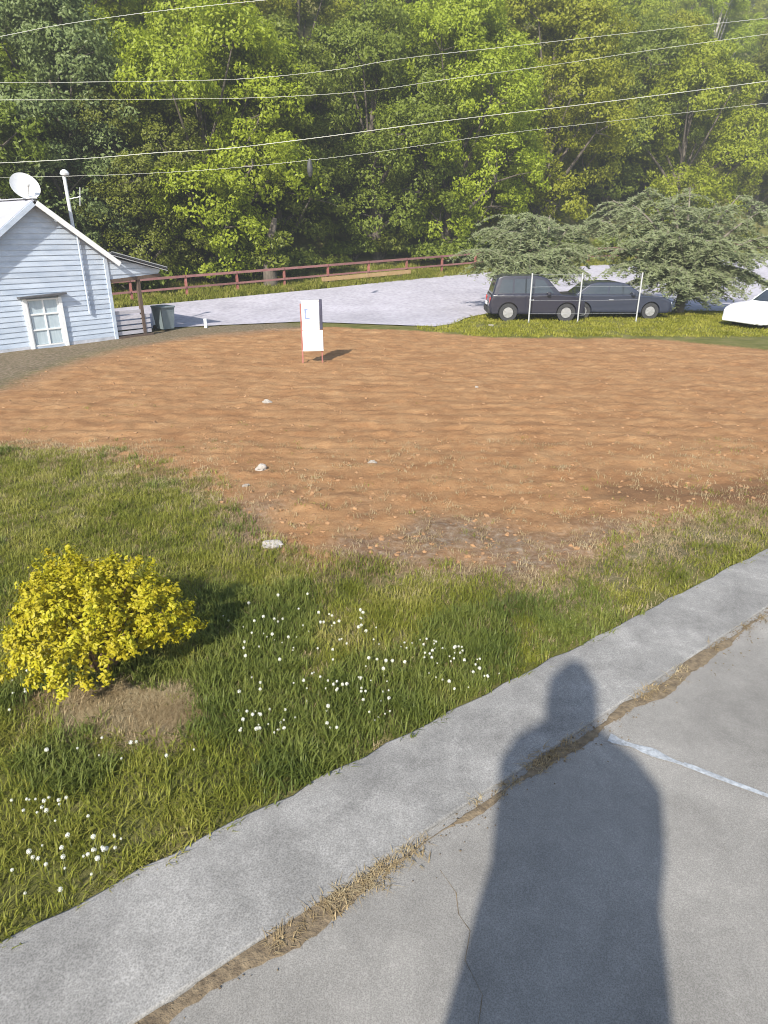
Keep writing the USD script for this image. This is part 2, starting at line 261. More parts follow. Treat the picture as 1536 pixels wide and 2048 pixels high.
def zones(x, y):
    w = sn(x, y, 0.8, 5, 4)
    xx, yy = x + 0.5 * sn(x, y, 0.6, 11), y + 0.6 * sn(x, y, 0.6, 12)
    soil = inside(SOIL, xx, yy, 0.6 + 0.8 * ss(-2, -4, xx) + 0.4 * ss(1, 3, xx))
    grav = inside(GRAV, xx, yy, 0.9) * 0.85
    sp = inside(SPARSE, xx, yy, 0.5)
    bed = inside(DEADBED, x + .16 * sn(x, y, 2.5, 71), y + .16 * sn(x, y, 2.5, 72), 0.14)
    soil = np.maximum(soil, sp * (0.35 + 0.3 * w))
    fr = inside(FRONT, xx, yy, 0.45) * np.clip(.55 + 1.3 * sn(x, y, 1.1, 73, 4), 0, .85)
    grav = np.maximum(grav, np.maximum(np.maximum(sp * 0.55, bed * 0.3), fr))
    soil = np.maximum(soil, bed * 0.8)
    dk = np.exp(-(shapely.distance(shapely.points(np.ravel(xx), np.ravel(yy)), DARK).reshape(np.shape(x)) / 0.42) ** 2) * (0.75 + 0.5 * w)
    return np.clip(np.stack([soil, grav, np.clip(dk, 0, 0.85)], -1), 0, 1)
def grid_mesh(xs, ys, fn):
    X, Y = np.meshgrid(xs, ys); Z = fn(X, Y)
    n, m = X.shape
    i = np.arange(n * m).reshape(n, m)
    f = np.stack([i[:-1, :-1], i[:-1, 1:], i[1:, 1:], i[1:, :-1]], -1).reshape(-1, 4)
    return np.stack([X, Y, Z], -1).reshape(-1, 3), f
def sheet(name, v, f, zone, kind='structure', label=None, cat=None):
    keep = np.unique(f); remap = np.full(len(v), -1); remap[keep] = np.arange(len(keep))
    p = obj(name, (v[keep], remap[f]), M['ground'], smooth=True)
    UsdGeom.PrimvarsAPI(p).CreatePrimvar('zone', Sdf.ValueTypeNames.Color3fArray, 'vertex').Set(Vt.Vec3fArray.FromNumpy(zone[keep].astype(np.float32)))
    return tag(p, label, cat, kind=kind)
FX0, FX1, FY0, FY1 = -16.0, 17.0, 2.0, 27.0
def near_z(X, Y):
    fade = ss(FX0, FX0 + 1, X) * ss(FX1, FX1 - 1, X) * ss(FY0, FY0 + 1.2, Y) * ss(FY1, FY1 - 1.5, Y)
    zn = zones(X, Y); soil = zn[..., 0]
    c, s = math.cos(-0.09), math.sin(-0.09)
    v = -s * X + c * Y
    furrow = 0.006 * np.sin(v * 2 * np.pi / 0.62 + 4.0 * sn(X, Y, 0.3, 21)) * (1 + sn(X, Y, .25, 28)) + 0.009 * sn(X * 0.3, Y * 1.6, 1.0, 22) + 0.012 * sn(X, Y, 1.7, 29)
    lumps = 0.045 * np.clip(sn(X, Y, 3.2, 23), 0, 1) + 0.034 * sn(X, Y, 6.5, 24)
    return terrain(X, Y) + fade * (soil * (furrow + lumps) + 0.03 * sn(X, Y, 0.7, 25))
xs, ys = np.linspace(FX0, FX1, 441), np.linspace(FY0, FY1, 400)
nv, nf = grid_mesh(xs, ys, near_z)
nz = zones(nv[:, 0], nv[:, 1])
is_soil = (nz[nf][:, :, 0].mean(1) > 0.5) & ((nz[nf][:, :, 1].mean(1) < 0.5) | (nv[nf][:, :, 1].mean(1) < 12))
# the gutter strip and the near road replace the ground on the camera's side
SW_T = [tuple(G(*p)[:2]) for p in ((-700, 2256), (0, 1895), (1536, 1100), (2400, 654 + 90))]
tdir = np.array(SW_T[2]) - np.array(SW_T[1]); tdir /= np.linalg.norm(tdir); tnor = np.array([tdir[1], -tdir[0]])   # towards the camera
T0 = np.array(SW_T[1])
def side(x, y): return (np.asarray(x) - T0[0]) * tnor[0] + (np.asarray(y) - T0[1]) * tnor[1]
cen = nv[nf].mean(1)
drop = side(cen[:, 0], cen[:, 1]) > 0.25
sheet('ground', nv, nf[~is_soil & ~drop], nz)
sheet('soil_field', nv, nf[is_soil & ~drop], nz)
cx = np.concatenate([np.linspace(-150, -70, 12), np.linspace(-66, -17, 50), np.linspace(FX0, FX1, 34), np.linspace(18, 66, 49), np.linspace(70, 150, 12)])
cy = np.concatenate([np.linspace(-60, -40, 6), np.linspace(-36, 1, 26), np.linspace(FY0, FY1, 26), np.linspace(28, 110, 83), np.linspace(114, 190, 20)])
fv, ff = grid_mesh(cx, cy, terrain)
c4 = fv[ff].mean(1)
hole = (c4[:, 0] > FX0) & (c4[:, 0] < FX1) & (c4[:, 1] > FY0) & (c4[:, 1] < FY1)
fv2 = fv.copy(); s_ = side(fv2[:, 0], fv2[:, 1]); fv2[:, 2] -= 0.12 * ((s_ > -0.3) & (fv2[:, 1] < 25))
fz = np.zeros((len(fv), 3))
sheet('terrain', fv2, ff[~hole], fz)

def drape(poly, fn, dz, step):
    """A sheet of the polygon, cut on a grid so that it follows the terrain."""
    x0, y0, x1, y1 = poly.bounds
    vs, fs, n = [], [], 0
    shapely.prepare(poly)
    for i in np.arange(math.floor(x0 / step), math.ceil(x1 / step)):
        for j in np.arange(math.floor(y0 / step), math.ceil(y1 / step)):
            c = sbox(i * step, j * step, (i + 1) * step, (j + 1) * step)
            if not poly.intersects(c): continue
            q = c if poly.contains(c) else poly.intersection(c)
            for g in getattr(q, 'geoms', [q]):
                if g.geom_type != 'Polygon' or g.area < 1e-6: continue
                xy = np.array(g.exterior.coords)[:-1]
                if not g.exterior.is_ccw: xy = xy[::-1]
                if len(xy) < 3: continue
                tri = trimesh.creation.triangulate_polygon(g, engine='earcut') if len(xy) > 4 else (xy, np.array([[0, k, k + 1] for k in range(1, len(xy) - 1)]))
                v2, t2 = tri
                v2 = np.asarray(v2)[:, :2]; t2 = np.asarray(t2)
                ar = np.cross(v2[t2[:, 1]] - v2[t2[:, 0]], v2[t2[:, 2]] - v2[t2[:, 0]]); t2 = np.where(ar[:, None] < 0, t2[:, ::-1], t2)
                vs.append(np.column_stack([v2, fn(v2[:, 0], v2[:, 1]) + dz])); fs.append(t2 + n); n += len(v2)
    m = trimesh.Trimesh(np.vstack(vs), np.vstack(fs), process=False); m.merge_vertices(); return m
def RT(s, t): return tuple(RAIL0 + RD * s + RN * t)
pale_near = [(-40, 7), (-20.5, 20.0), (-12.6, 26.2), (-9.2, 24.9), (-6.2, 26.2), (-3.3, 27.3), (-0.8, 26.6), (1.9, 25.8), (2.7, 26.6), (3.4, 28.6), (4.6, 30.4), (9, 31.6), (14, 31.4), (20, 31.0), (30, 35), (70, 62)]
pale_far = [RT(96, -1.0), RT(40, -0.7), RT(20, -0.8), RT(8, -1.7), RT(0, -1.6), RT(-8, -1.6), RT(-40, -1.5)]
PALE = Polygon(pale_near + pale_far).buffer(0)
tag(obj('concrete_road', drape(PALE, terrain, 0.035, 1.0), M['pale_road'], smooth=True), kind='structure')

# gutter strip: a concrete slab beside the verge, its lower edge measured apart
SB = [tuple(G(*p)[:2]) for p in ((480, 1910), (1000, 1560), (1536, 1215))]
bd = np.array(SB[2]) - np.array(SB[0]); bd /= np.linalg.norm(bd)
bl, br = np.array(SB[0]) - bd * 14, np.array(SB[2]) + bd * 26
tl, tr = T0 - tdir * 14, np.array(SW_T[2]) + tdir * 26
STRIP = Polygon([tl, tr, br, bl])
g = np.linspace(0, 1, 260)[:, None]
rs = np.random.RandomState(4)
top = tl + (tr - tl) * g; bot = bl + (br - bl) * g
strip_v, strip_f = [], []
for k in range(260):
    a, b = top[k] - tnor * 0, bot[k]
    w1 = 0.012 * math.sin(k * 2.1) + rs.normal(0, .008)
    for u, z in ((0, -0.15), (0, 0.030), (0.02, 0.036), (0.5, 0.030), (0.97, 0.014), (1.0, 0.008), (1.0, -0.15)):
        q = a + (b - a) * u + tnor * (w1 if u < 0.1 else 0); strip_v.append((*q, z))
for k in range(259):
    for j in range(6):
        i0 = k * 7 + j; strip_f.append([i0, i0 + 1, i0 + 8, i0 + 7])
m = trimesh.Trimesh(np.array(strip_v), np.vstack([np.array(strip_f)[:, [0, 1, 2]], np.array(strip_f)[:, [0, 2, 3]]]), process=False)
if m.face_normals[:, 2].sum() < 0: m.invert()
tag(obj('pavement', m, M['concrete'], smooth=30), kind='structure')
ROAD = Polygon([bl, br, br + tnor * 30, bl + tnor * 30])
tag(obj('road', drape(ROAD, lambda x, y: np.zeros(np.shape(x)) + 0.0, 0.0, 2.0), M['asphalt']), kind='structure')

def ragged_strip(a, b, w0, w1, z, n, seed, jag=0.5, hump=0.004):
    r = np.random.RandomState(seed); a, b = np.array(a), np.array(b); d = (b - a) / np.linalg.norm(b - a); nn = np.array([-d[1], d[0]])
    v = []
    for k in range(n):
        u = k / (n - 1); c = a + (b - a) * u; w = w0 + (w1 - w0) * u
        up = w * (1 + jag * ((meshkit.fbm(np.array([[u * n * 0.05, seed, 0.5]]), 3, seed)[0] - .5) * 3.2 + r.uniform(-.1, .1)))
        dn = w * (1 + jag * ((meshkit.fbm(np.array([[u * n * 0.05, seed + 9, 3.5]]), 3, seed)[0] - .5) * 3.2 + r.uniform(-.1, .1)))
        v += [(*(c + nn * max(up, .0008)), z), (*(c + nn * max(up, .0008) * .4), z + min(hump, w * .3)), (*(c - nn * max(dn, .0008) * .4), z + min(hump, w * .3)), (*(c - nn * max(dn, .0008)), z)]
    f = [[k * 4 + j, k * 4 + j + 1, k * 4 + j + 5, k * 4 + j + 4] for k in range(n - 1) for j in range(3)]
    m = trimesh.Trimesh(np.array(v), np.vstack([np.array(f)[:, [0, 1, 2]], np.array(f)[:, [0, 2, 3]]]), process=False)
    if m.face_normals[:, 2].sum() < 0: m.invert()
    return m
sb0 = np.array(SB[0]) - bd * 1.5 + tnor * 0.05; sb1 = np.array(SB[2]) + bd * 6 + tnor * 0.05
tag(obj('gutter_dirt', ragged_strip(sb0, sb1, 0.040, 0.030, 0.004, 420, 3, 2.2), M['dirt'], smooth=True), 'strip of brown dirt and dead grass along the seam of pavement and road', 'dirt', kind='stuff')
L0, L1 = G(1236, 1482)[:2], G(1536, 1592)[:2]; ld = (L1 - L0) / np.linalg.norm(L1 - L0)
line = [ragged_strip(L0 + ld * .42, L1 + ld * 8, 0.019, 0.017, 0.005, 300, 7, 0.6, .0008), ragged_strip(L0 - ld * .06, L0 + ld * .44, 0.050, 0.019, 0.007, 34, 17, 0.8, .0008)]
tag(obj('road_marking', line, M['line_paint'], smooth=True), 'thin worn white line painted across the grey road', 'road marking')

ck = [G(*q)[:2] for q in ((880, 1740), (912, 1785), (918, 1830), (940, 1862), (930, 1920), (965, 1990), (955, 2060))]
tag(obj('road_crack', [ragged_strip(a, b, .0014, .0013, .0012, 24, 30 + i, 1.6) for i, (a, b) in enumerate(zip(ck[:-1], ck[1:]))], M['dirt']), 'thin wandering crack in the asphalt at the lower middle', 'crack')

rg = np.random.RandomState(21)
ug = rg.uniform(-.3, 1.7, 5200); og = np.where(rg.uniform(0, 1, 5200) < .8, rg.normal(.045, .03, 5200), rg.normal(.10, .09, 5200)); okg = (sn(ug * 3.1, ug * 0 + 2.0, 1.0, 63) + rg.uniform(-.5, .5, 5200) > -.1) & (og > .004)
GRIT = np.array(SB[0]) + (np.array(SB[2]) - SB[0]) * ug[okg][:, None] + tnor * og[okg][:, None]
# ------------------------------------------------------------------ house at the left
hA, hB = G(0, 707), G(235, 678)
he = (hB - hA)[:2]; he /= np.linalg.norm(he)
HRZ = math.atan2(he[1], he[0])
house = thing('house', 'pale blue clapboard cottage with white rake boards and a tall white framed window', 'house', (hB[0], hB[1], 0), HRZ)
APX, APZ, EZ, LX, DEP = -2.06, 4.10, 2.60, -4.12, 4.6
gable = Polygon([(LX, -0.3), (0, -0.3), (0, EZ), (APX, APZ), (LX, EZ)])
core = trimesh.creation.extrude_polygon(Polygon([(LX + .02, -0.3), (-.02, -0.3), (-.02, EZ - .04), (APX, APZ - .04), (LX + .02, EZ - .04)]), DEP)
def xz(mesh, y0=0.0):       # drawn in x,z and extruded towards +y
    v = mesh.vertices.copy(); mesh.vertices = np.column_stack([v[:, 0], y0 + v[:, 2], v[:, 1]]); mesh.invert(); return mesh
obj('wall', xz(core, 0.03), M['wall_core'], house)
DOOR = sbox(-2.83, -0.2, -1.74, 1.50); PATCH = sbox(LX, -0.3, 0, 0.10)
EXPO = 0.150
for k in range(40):
    z0 = 0.10 + k * EXPO
    band = gable.intersection(sbox(LX - 1, z0, 1, z0 + EXPO + 0.02)).difference(DOOR.buffer(0.0))
    for gg in getattr(band, 'geoms', [band]):
        if gg.is_empty or gg.area < 0.004: continue
        b = xz(trimesh.creation.extrude_polygon(gg, 0.012))
        v = b.vertices; v[:, 1] += -0.004 + 0.018 * (v[:, 2] - z0) / EXPO - 0.014
        obj('siding_board', b, M['siding'], house)
obj('foundation', box((LX, -0.015, -0.3), (0.02, 0.03, 0.10)), M['foundation'], house)
obj('corner_board', box((-0.09, -0.05, 0.0), (0.022, 0.03, EZ - .05)), M['siding'], house)
obj('downpipe', tube([(-0.86, -0.07, 3.2), (-0.86, -0.07, 0.9)], 0.028, 8), M['siding'], house)
win = obj('window', box((-2.76, -0.01, -0.05), (-1.80, 0.028, 1.44)), M['dark_gap'], house)
for ix in range(2):
    for iz in range(3):
        x0, z0 = -2.71 + ix * .45, .10 + iz * .45
        obj('pane', box((x0 + .02, -.024, z0 + .02), (x0 + .43, -.014, z0 + .43)), M['pane'], win)
obj('frame', [box((-2.76, -.05, z - .022), (-1.80, -.011, z + .022)) for z in (.09, .55, 1.0, 1.42)] + [box((x - .022, -.047, .1), (x + .022, -.012, 1.42)) for x in (-2.735, -2.27, -1.825)], M['trim'], win)
obj('lower_panel', box((-2.755, -.045, -.04), (-1.805, -.012, .065)), M['siding'], win)
obj('window_trim', box((-2.86, -0.075, -0.22), (-2.76, 0.03, 1.46)), M['trim'], house)
obj('window_trim', box((-1.80, -0.075, -0.22), (-1.69, 0.03, 1.46)), M['trim'], house)
obj('window_hood', beam((-2.98, -0.10, 1.50), (-1.55, -0.10, 1.56), 0.18, 0.05), M['shingle'], house)
obj('sill_gap', box((-2.75, -0.03, -0.12), (-1.81, 0.0, -0.004)), M['dark_gap'], house)
def slope_slab(x0, z0, x1, z1, y0, y1, th):
    a, b = np.array([x0, z0]), np.array([x1, z1]); d = (b - a) / np.linalg.norm(b - a); n = np.array([-d[1], d[0]]); n = n if n[1] > 0 else -n
    return xz(trimesh.creation.extrude_polygon(Polygon([a, b, b + n * th, a + n * th]), y1 - y0), y0)
sl = (APZ - EZ) / (0 - APX)
rf = obj('roof', slope_slab(APX, APZ + .012, 0.26, EZ - 0.26 * sl + .012, -0.24, DEP + .2, 0.05), M['shingle'], house)
obj('roof', slope_slab(APX - .0, APZ + .01, LX - 0.26, EZ - 0.26 * sl + .01, -0.24, DEP + .2, 0.05), M['metal_roof'], house, label='pale metal left slope of the roof')
obj('rake_board', beam((APX + .02, -0.255, APZ + 0.01), (0.28, -0.255, EZ - 0.28 * sl + 0.0), 0.03, 0.19, (0, -1, 0)).copy() if False else slope_slab(APX, APZ - 0.11, 0.29, EZ - 0.29 * sl - 0.11, -0.272, -0.242, 0.15), M['trim'], house)
obj('rake_board', slope_slab(APX - .002, APZ - 0.11, LX - 0.29, EZ - 0.29 * sl - 0.11, -0.272, -0.242, 0.13), M['siding'], house)
# wing with the pale roof to the left
WRY, WRZ = 2.3, 4.48
def yz_slab(y0, z0, y1, z1, x0, x1, th):
    a, b = np.array([y0, z0]), np.array([y1, z1]); d = (b - a) / np.linalg.norm(b - a); n = np.array([-d[1], d[0]]); n = n if n[1] > 0 else -n
    m = trimesh.creation.extrude_polygon(Polygon([a, b, b + n * th, a + n * th]), x1 - x0); v = m.vertices.copy()
    m.vertices = np.column_stack([x0 + v[:, 2], v[:, 0], v[:, 1]]); return m
obj('wing_wall', box((-11, 0.5, -0.3), (LX - .01, DEP - .02, 2.7)), M['siding'], house)
wr = obj('wing_roof', [yz_slab(0.1, 2.75, WRY, WRZ, -11.4, APX + 0.02, 0.05), yz_slab(DEP, 2.75, WRY, WRZ, -11.4, APX + 0.02, 0.05)], M['metal_roof'], house)
for k in range(22):
    x = -11.3 + k * 0.42
    obj('roof_seam', beam((x, 0.1, 2.82), (x, WRY, WRZ + .07), 0.03, 0.035), M['metal_roof'], wr)
obj('ridge_cap', beam((APX, -0.24, APZ + .075), (APX, DEP, APZ + .075), 0.2, 0.03), M['galv'], rf)
# lean-to porch on the right of the gable
porch = 'porch_'
obj('porch_gable', xz(trimesh.creation.extrude_polygon(Polygon([(0.03, 1.86), (1.84, 1.97), (1.95, 2.10), (0.03, 2.58)]), 0.05), 0.0), M['siding'], house)
for k in range(3):
    z0 = 2.02 + k * .17
    gg = Polygon([(0.04, 1.87), (1.84, 1.98), (1.95, 2.11), (0.04, 2.57)]).intersection(sbox(0, z0, 3, z0 + .15))
    if not gg.is_empty: obj('porch_board', xz(trimesh.creation.extrude_polygon(gg, 0.012), -0.02), M['siding'], house)
obj('porch_beam', beam((0.03, 0.03, 1.82), (1.92, 0.03, 1.94), 0.12, 0.11), M['dark_wood'], house)
pr = obj('porch_roof', slope_slab(0.10, 2.66, 2.12, 2.12, -0.20, 3.4, 0.05), M['shingle'], house)
for k in range(3):
    obj('roof_edge_strip', slope_slab(0.12, 2.60 + .055 * k + .0, 2.10, 2.07 + .055 * k, -0.235 + .008 * k, -0.205, 0.022), M['galv'] if k != 1 else M['dark_gap'], pr)
for y in (0.05, 3.2):
    obj('porch_post', box((1.02, y - .05, -0.1), (1.13, y + .05, 1.9)), M['dark_wood'], house)
for k in range(5):
    obj('porch_slat', box((0.05, 0.02, 0.10 + k * 0.165), (1.015, 0.045, 0.215 + k * 0.165)), M['grey_wood'], house)
for k in range(4):
    obj('porch_slat', box((1.14, 0.02, 0.10 + k * 0.165), (1.34, 0.045, 0.215 + k * 0.165)), M['grey_wood'], house)
obj('porch_sill', box((0.03, -0.05, -0.1), (1.36, 0.08, 0.06)), M['dark_wood'], house)
def hw(x, y, z):            # house place -> world
    c, s = math.cos(HRZ), math.sin(HRZ); return np.array([hB[0] + c * x - s * y, hB[1] + s * x + c * y, z])
# satellite dish
dl = hw(APX + 0.05, 0.25, APZ + 0.09)
dish = thing('satellite_dish', 'round white satellite dish mounted at the roof peak of the blue cottage', 'satellite dish', dl)
R, D = 0.40, 0.09
rr = np.linspace(0, R, 9); prof = [(0.0005, 0)] + [(r, D * (r / R) ** 2) for r in rr[1:]] + [(R, D + .012)] + [(r, D * (r / R) ** 2 + .012) for r in rr[:0:-1]] + [(0.0005, .012)]
refl = trimesh.creation.revolve(np.array(prof), sections=32)
aim = np.array([0.62, -0.62, 0.48]); aim /= np.linalg.norm(aim)
Tm = trimesh.geometry.align_vectors([0, 0, 1], aim); cdish = np.array([0.0, -0.05, 0.27])
Tm[:3, 3] = cdish; refl.apply_transform(Tm); refl.apply_scale(1.0)
obj('reflector', refl, M['dish'], dish, smooth=40)
lnb = cdish + aim * 0.40 + np.array([0, 0, -0.12])
obj('feed_arm', tube([cdish + np.array([0, 0, -.32]), cdish + aim * .25 + np.array([0, 0, -.32]), lnb], 0.016, 6), M['galv'], dish)
obj('feed_horn', tube([lnb - aim * .09, lnb + aim * .05], [0.05, 0.035], 10), M['dish'], dish)
obj('mount', tube([(0, 0, -0.08), (0, 0, 0.25), cdish - aim * .03], 0.028, 8), M['galv'], dish)
# vent pipe
vz = 2.6 + sl * (0.0 + 0.72)
vl = hw(-0.72, 0.9, EZ + sl * 0.72 - 0.05)
vtop = AT(137, 347, vl[1]); vl[:2] = [AT(141, 420, vl[1])[0], vl[1]]
vent = thing('vent_pipe', 'thin white vent pipe with mushroom cap behind the right roof edge', 'vent pipe', vl)
vh = vtop[2] - vl[2]
obj('pipe', cyl((0, 0, -0.3), (-0.03, 0, vh), 0.05), M['dish'], vent, smooth=40)
obj('cap', trimesh.creation.revolve(np.array([(0.001, -.02), (.11, -.05), (.135, 0.0), (.10, .07), (.04, .11), (.001, .12)]), sections=16).apply_translation((-0.0, 0, vh)), M['dish'], vent, smooth=50)
obj('bracket', [cyl((0, 0, vh * .62), (0.34, 0.1, vh * .66), 0.014), cyl((0.28, .09, vh * .52), (0.36, .11, vh * .8), 0.014)], M['galv'], vent)

# ------------------------------------------------------------------ small things by the house
bl_ = G(331, 660)
bin_ = thing('wheelie_bin', 'dark grey wheeled bin standing beside the pale road right of the porch', 'bin', bl_, HRZ)
obj('body', tm(m3.Manifold.hull_points([(x * w, y * w, z) for z, w in ((0.06, .80), (0.78, 1.0)) for x in (-.27, .27) for y in (-.3, .3)])), M['bin'], bin_)
obj('lid', tm(rbox((-.30, -.34, .785), (.30, .34, .86), .03)), M['bin'], bin_, smooth=40)
for sx in (-1, 1): obj('wheel', cyl((sx * .20, .27, .09), (sx * .27, .27, .09), .09, sides=14), M['rubber'], bin_)
pl = G(312, 655); st = thing('gate_panel', 'narrow white panel on a post just left of the grey bin', 'panel', pl, HRZ)
obj('panel', tm(rbox((-.10, -.02, 0.1), (.10, .02, .74), .015)), M['white'], st); obj('post', box((-.03, .021, -.1), (.03, .07, .78)), M['grey_wood'], st)
pl = G(412, 656); st = thing('marker_post', 'short white marker post at the edge of the pale road', 'post', pl)
obj('post', tm(rbox((-.05, -.05, -.1), (.05, .05, .30), .012)), M['white'], st); obj('cap', tm(rbox((-.06, -.06, .302), (.06, .06, .335), .01)), M['white'], st)

# ------------------------------------------------------------------ white yard sign
sg = G(629, 727)
sign = thing('yard_sign', 'upright white sign board on two legs in the bare field', 'sign', sg, 0.10)
k_ = sg[1] * 1.0 / FPX * 1.02
obj('sign_panel', tm(rbox((-.285, -.03, .88), (.175, .03, 1.62), .02)), M['white'], sign, smooth=30)
obj('lower_panel', tm(rbox((-.285, -.034, .34), (.255, .03, .874), .02)), M['white'], sign, smooth=30)
for z in (.335, 1.615): obj('frame_bar', box((-.30, -.04, z), (.262 if z < 1 else .178, .034, z + .03)), M['galv'], sign)
obj('side_strip', tm(rbox((.179, -.035, .89), (.255, .03, 1.66), .012)), M['black_edge'], sign, smooth=30, label='dark strip up the right edge')
obj('leg', box((-.325, -.02, -.25), (-.289, .02, 1.55)), M['rust'], sign)
obj('leg', box((.20, -.02, -.25), (.235, .02, .333)), M['rust'], sign)
obj('printed_mark', [box((-.215, -.034, 1.16), (-.165, -.0305, 1.42)), box((-.163, -.034, 1.16), (-.075, -.0305, 1.20)), box((-.163, -.034, 1.385), (-.12, -.0305, 1.42))], M['print'], sign, label='faint blue bracket shaped print')

def rail_point(px, t):
    dr_ = ray(px, 480); dr2 = dr_[:2] / np.linalg.norm(dr_[:2])
    den = dr2 @ RN; lam = (t + RAIL0 @ RN) / den
    return dr2 * lam
# ------------------------------------------------------------------ red railing beyond the road
rail = thing('red_railing', 'long faded red two bar railing between pale road and wooded bank', 'railing', (0, 0, 0))
Srange = np.arange(-4, 64, 2.6)
def rp(s, h, t=0.0):
    q = RAIL0 + RD * s + RN * t; return np.array([q[0], q[1], float(terrain(q[0], q[1])) + h])
for i, s in enumerate(Srange):
    obj('post', beam(rp(s, -0.3), rp(s, 1.04), 0.10, 0.10, (RD[0], RD[1], 0)), M['rust'], rail)
    if i + 1 < len(Srange):
        for h, w in ((0.98, 0.11), (0.48, 0.09)):
            obj('bar', beam(rp(s + .02, h, -.075), rp(s + 2.58, h, -.075), 0.05, w), M['pink_rail'], rail)
bm = thing('timber_kerb', 'tan timber beam lying along the foot of the red railing', 'kerb beam', (0, 0, 0))
q0 = (rail_point(642, -.24) - RAIL0) @ RD
for k in range(2):
    a = q0 + k * 2.9; obj('beam', beam(rp(a, .30, -.24), rp(a + 2.88, .30, -.24), 0.14, 0.20), M['tan_beam'], bm)
    obj('block', beam(rp(a + .4, .10, -.24), rp(a + .7, .10, -.24), 0.16, 0.19), M['dark_wood'], bm); obj('block', beam(rp(a + 2.0, .10, -.24), rp(a + 2.3, .10, -.24), 0.16, 0.19), M['dark_wood'], bm)

# ------------------------------------------------------------------ vehicles
def paint(name, c): return mat('paint_' + name, c, tuple(v * 1.08 for v in c), 1.0, 0.32, coat=0.35, spec=0.4)
def car(name, label, paint_m, loc, rz, low, green, width, wheels, wr=0.33, win=(), taper=0.16, belt=0.98, sz=1.0, tail=True):
    c = thing(name, label, 'car', loc, rz, s=sz)
    def body(prof, w, tp=0.0, z0=0.0):
        mm = m3.CrossSection([np.array(prof, float)], m3.FillRule.NonZero).extrude(w).translate([0, 0, -w / 2]).rotate([90, 0, 0])
        mm = mm.refine_to_length(0.09)
        x0, x1 = min(p[0] for p in prof), max(p[0] for p in prof)
        def warp(v):
            v = np.array(v); u = (2 * (v[:, 0] - x0) / (x1 - x0) - 1)
            v[:, 1] *= (1 - 0.09 * np.abs(u) ** 4) * (1 - tp * np.clip(v[:, 2] - z0, 0, None))
            return v
        t = tm(mm); t.vertices = warp(t.vertices); t.merge_vertices(); return t
    lowm = body(low, width)
    lowm = trimesh.smoothing.filter_taubin(lowm, iterations=8)
    if low:
        man = m3.Manifold(m3.Mesh(np.asarray(lowm.vertices, np.float32), np.asarray(lowm.faces, np.uint32)))
        for wx in wheels:
            for sy in (-1, 1):
                man = man - m3.Manifold.cylinder(0.34, wr * 1.17, wr * 1.17, 28).rotate([90, 0, 0]).translate([wx, sy * width / 2 + 0.17, wr])
        lowm = tm(man)
    obj('body', lowm, paint_m, c, smooth=35)
    gm = body(green, width * 0.97, taper, belt); gm = trimesh.smoothing.filter_taubin(gm, iterations=4)
    obj('cabin', gm, paint_m, c, smooth=35)
    gx0, gx1 = min(p[0] for p in green), max(p[0] for p in green)
    def yat(x, z): return width * .97 / 2 * (1 - taper * max(z - belt, 0)) * (1 - 0.09 * abs(2 * (x - gx0) / (gx1 - gx0) - 1) ** 4)
    for w in win:
        for sy in (-1, 1):
            P = trimesh.creation.extrude_polygon(Polygon(w), 0.02).subdivide_to_size(0.25); v = P.vertices.copy()
            P.vertices = np.array([(x, sy * (yat(x, z) - 0.008 + q), z) for x, z, q in v]); P.fix_normals()
            obj('window', P, M['glass_dark'], c)
    top = max(p[1] for p in green); zt = top - 0.10; zb = belt + 0.07
    gp = np.array(green)
    def edge_x(z, front):
        xs_ = []
        for a, b in zip(gp, np.roll(gp, -1, 0)):
            if (a[1] - z) * (b[1] - z) <= 0 and a[1] != b[1]: xs_.append(a[0] + (b[0] - a[0]) * (z - a[1]) / (b[1] - a[1]))
        return max(xs_) if front else min(xs_)
    for front, nm in ((True, 'windscreen'), (False, 'rear_window')):
        o_ = 0.025 if front else -0.025
        q = [(edge_x(z, front) + o_, sy * (yat(edge_x(z, front), z) - 0.08), z) for z, sy in ((zb, -1), (zb, 1), (zt, 1), (zt, -1))]
        q2 = [(a - o_ * 1.6, b, z) for a, b, z in q]
        obj(nm, trimesh.convex.convex_hull(np.array(q + q2)), M['glass_dark'], c)
    lx0, lx1 = min(p[0] for p in low), max(p[0] for p in low)
    for wx in wheels:
        for sy in (-1, 1):
            yc = sy * (width / 2 - 0.13)
            wh = obj('wheel', trimesh.creation.annulus(wr * 0.62, wr, 0.21, sections=28).apply_transform(trimesh.transformations.rotation_matrix(np.pi / 2, [1, 0, 0])).apply_translation((wx, yc, wr)), M['rubber'], c, smooth=40)
            rim = [cyl((wx, yc - .03 * sy, wr), (wx, yc + sy * .085, wr), wr * .63, wr * .58, 24)]
            for a in range(5):
                an = a * 2 * math.pi / 5; rim.append(beam((wx, yc + sy * .092, wr), (wx + math.cos(an) * wr * .55, yc + sy * .088, wr + math.sin(an) * wr * .55), .06, .02, (0, 1, 0)))
            obj('rim', rim, M['rim'], wh)
    zl = belt - 0.28
    for sy in (-1, 1):
        yy = sy * (width / 2 - 0.28)
        obj('headlight', tm(rbox((lx1 - .17, yy - .2, zl - .10), (lx1 - .02, yy + .19, zl + .06), .04)), M['lamp'], c, smooth=40)
        obj('tail_light', tm(rbox((lx0 + .01, yy - .08 + sy * .06, zl - .05), (lx0 + .10, yy + .10 + sy * .06, zl + .22), .03)), M['tail'], c, smooth=40)
        obj('mirror', tm(rbox((gx1 - .62, sy * width / 2 * 1.0 + (-.02 if sy > 0 else -.16), belt + .02), (gx1 - .48, sy * width / 2 + (.16 if sy > 0 else .02), belt + .17), .04)), paint_m, c, smooth=40)
        obj('door_handle', tm(rbox((-.35, sy * width / 2 - .02, belt - .16), (-.15, sy * width / 2 + .025, belt - .12), .012)), M['rim'], c)
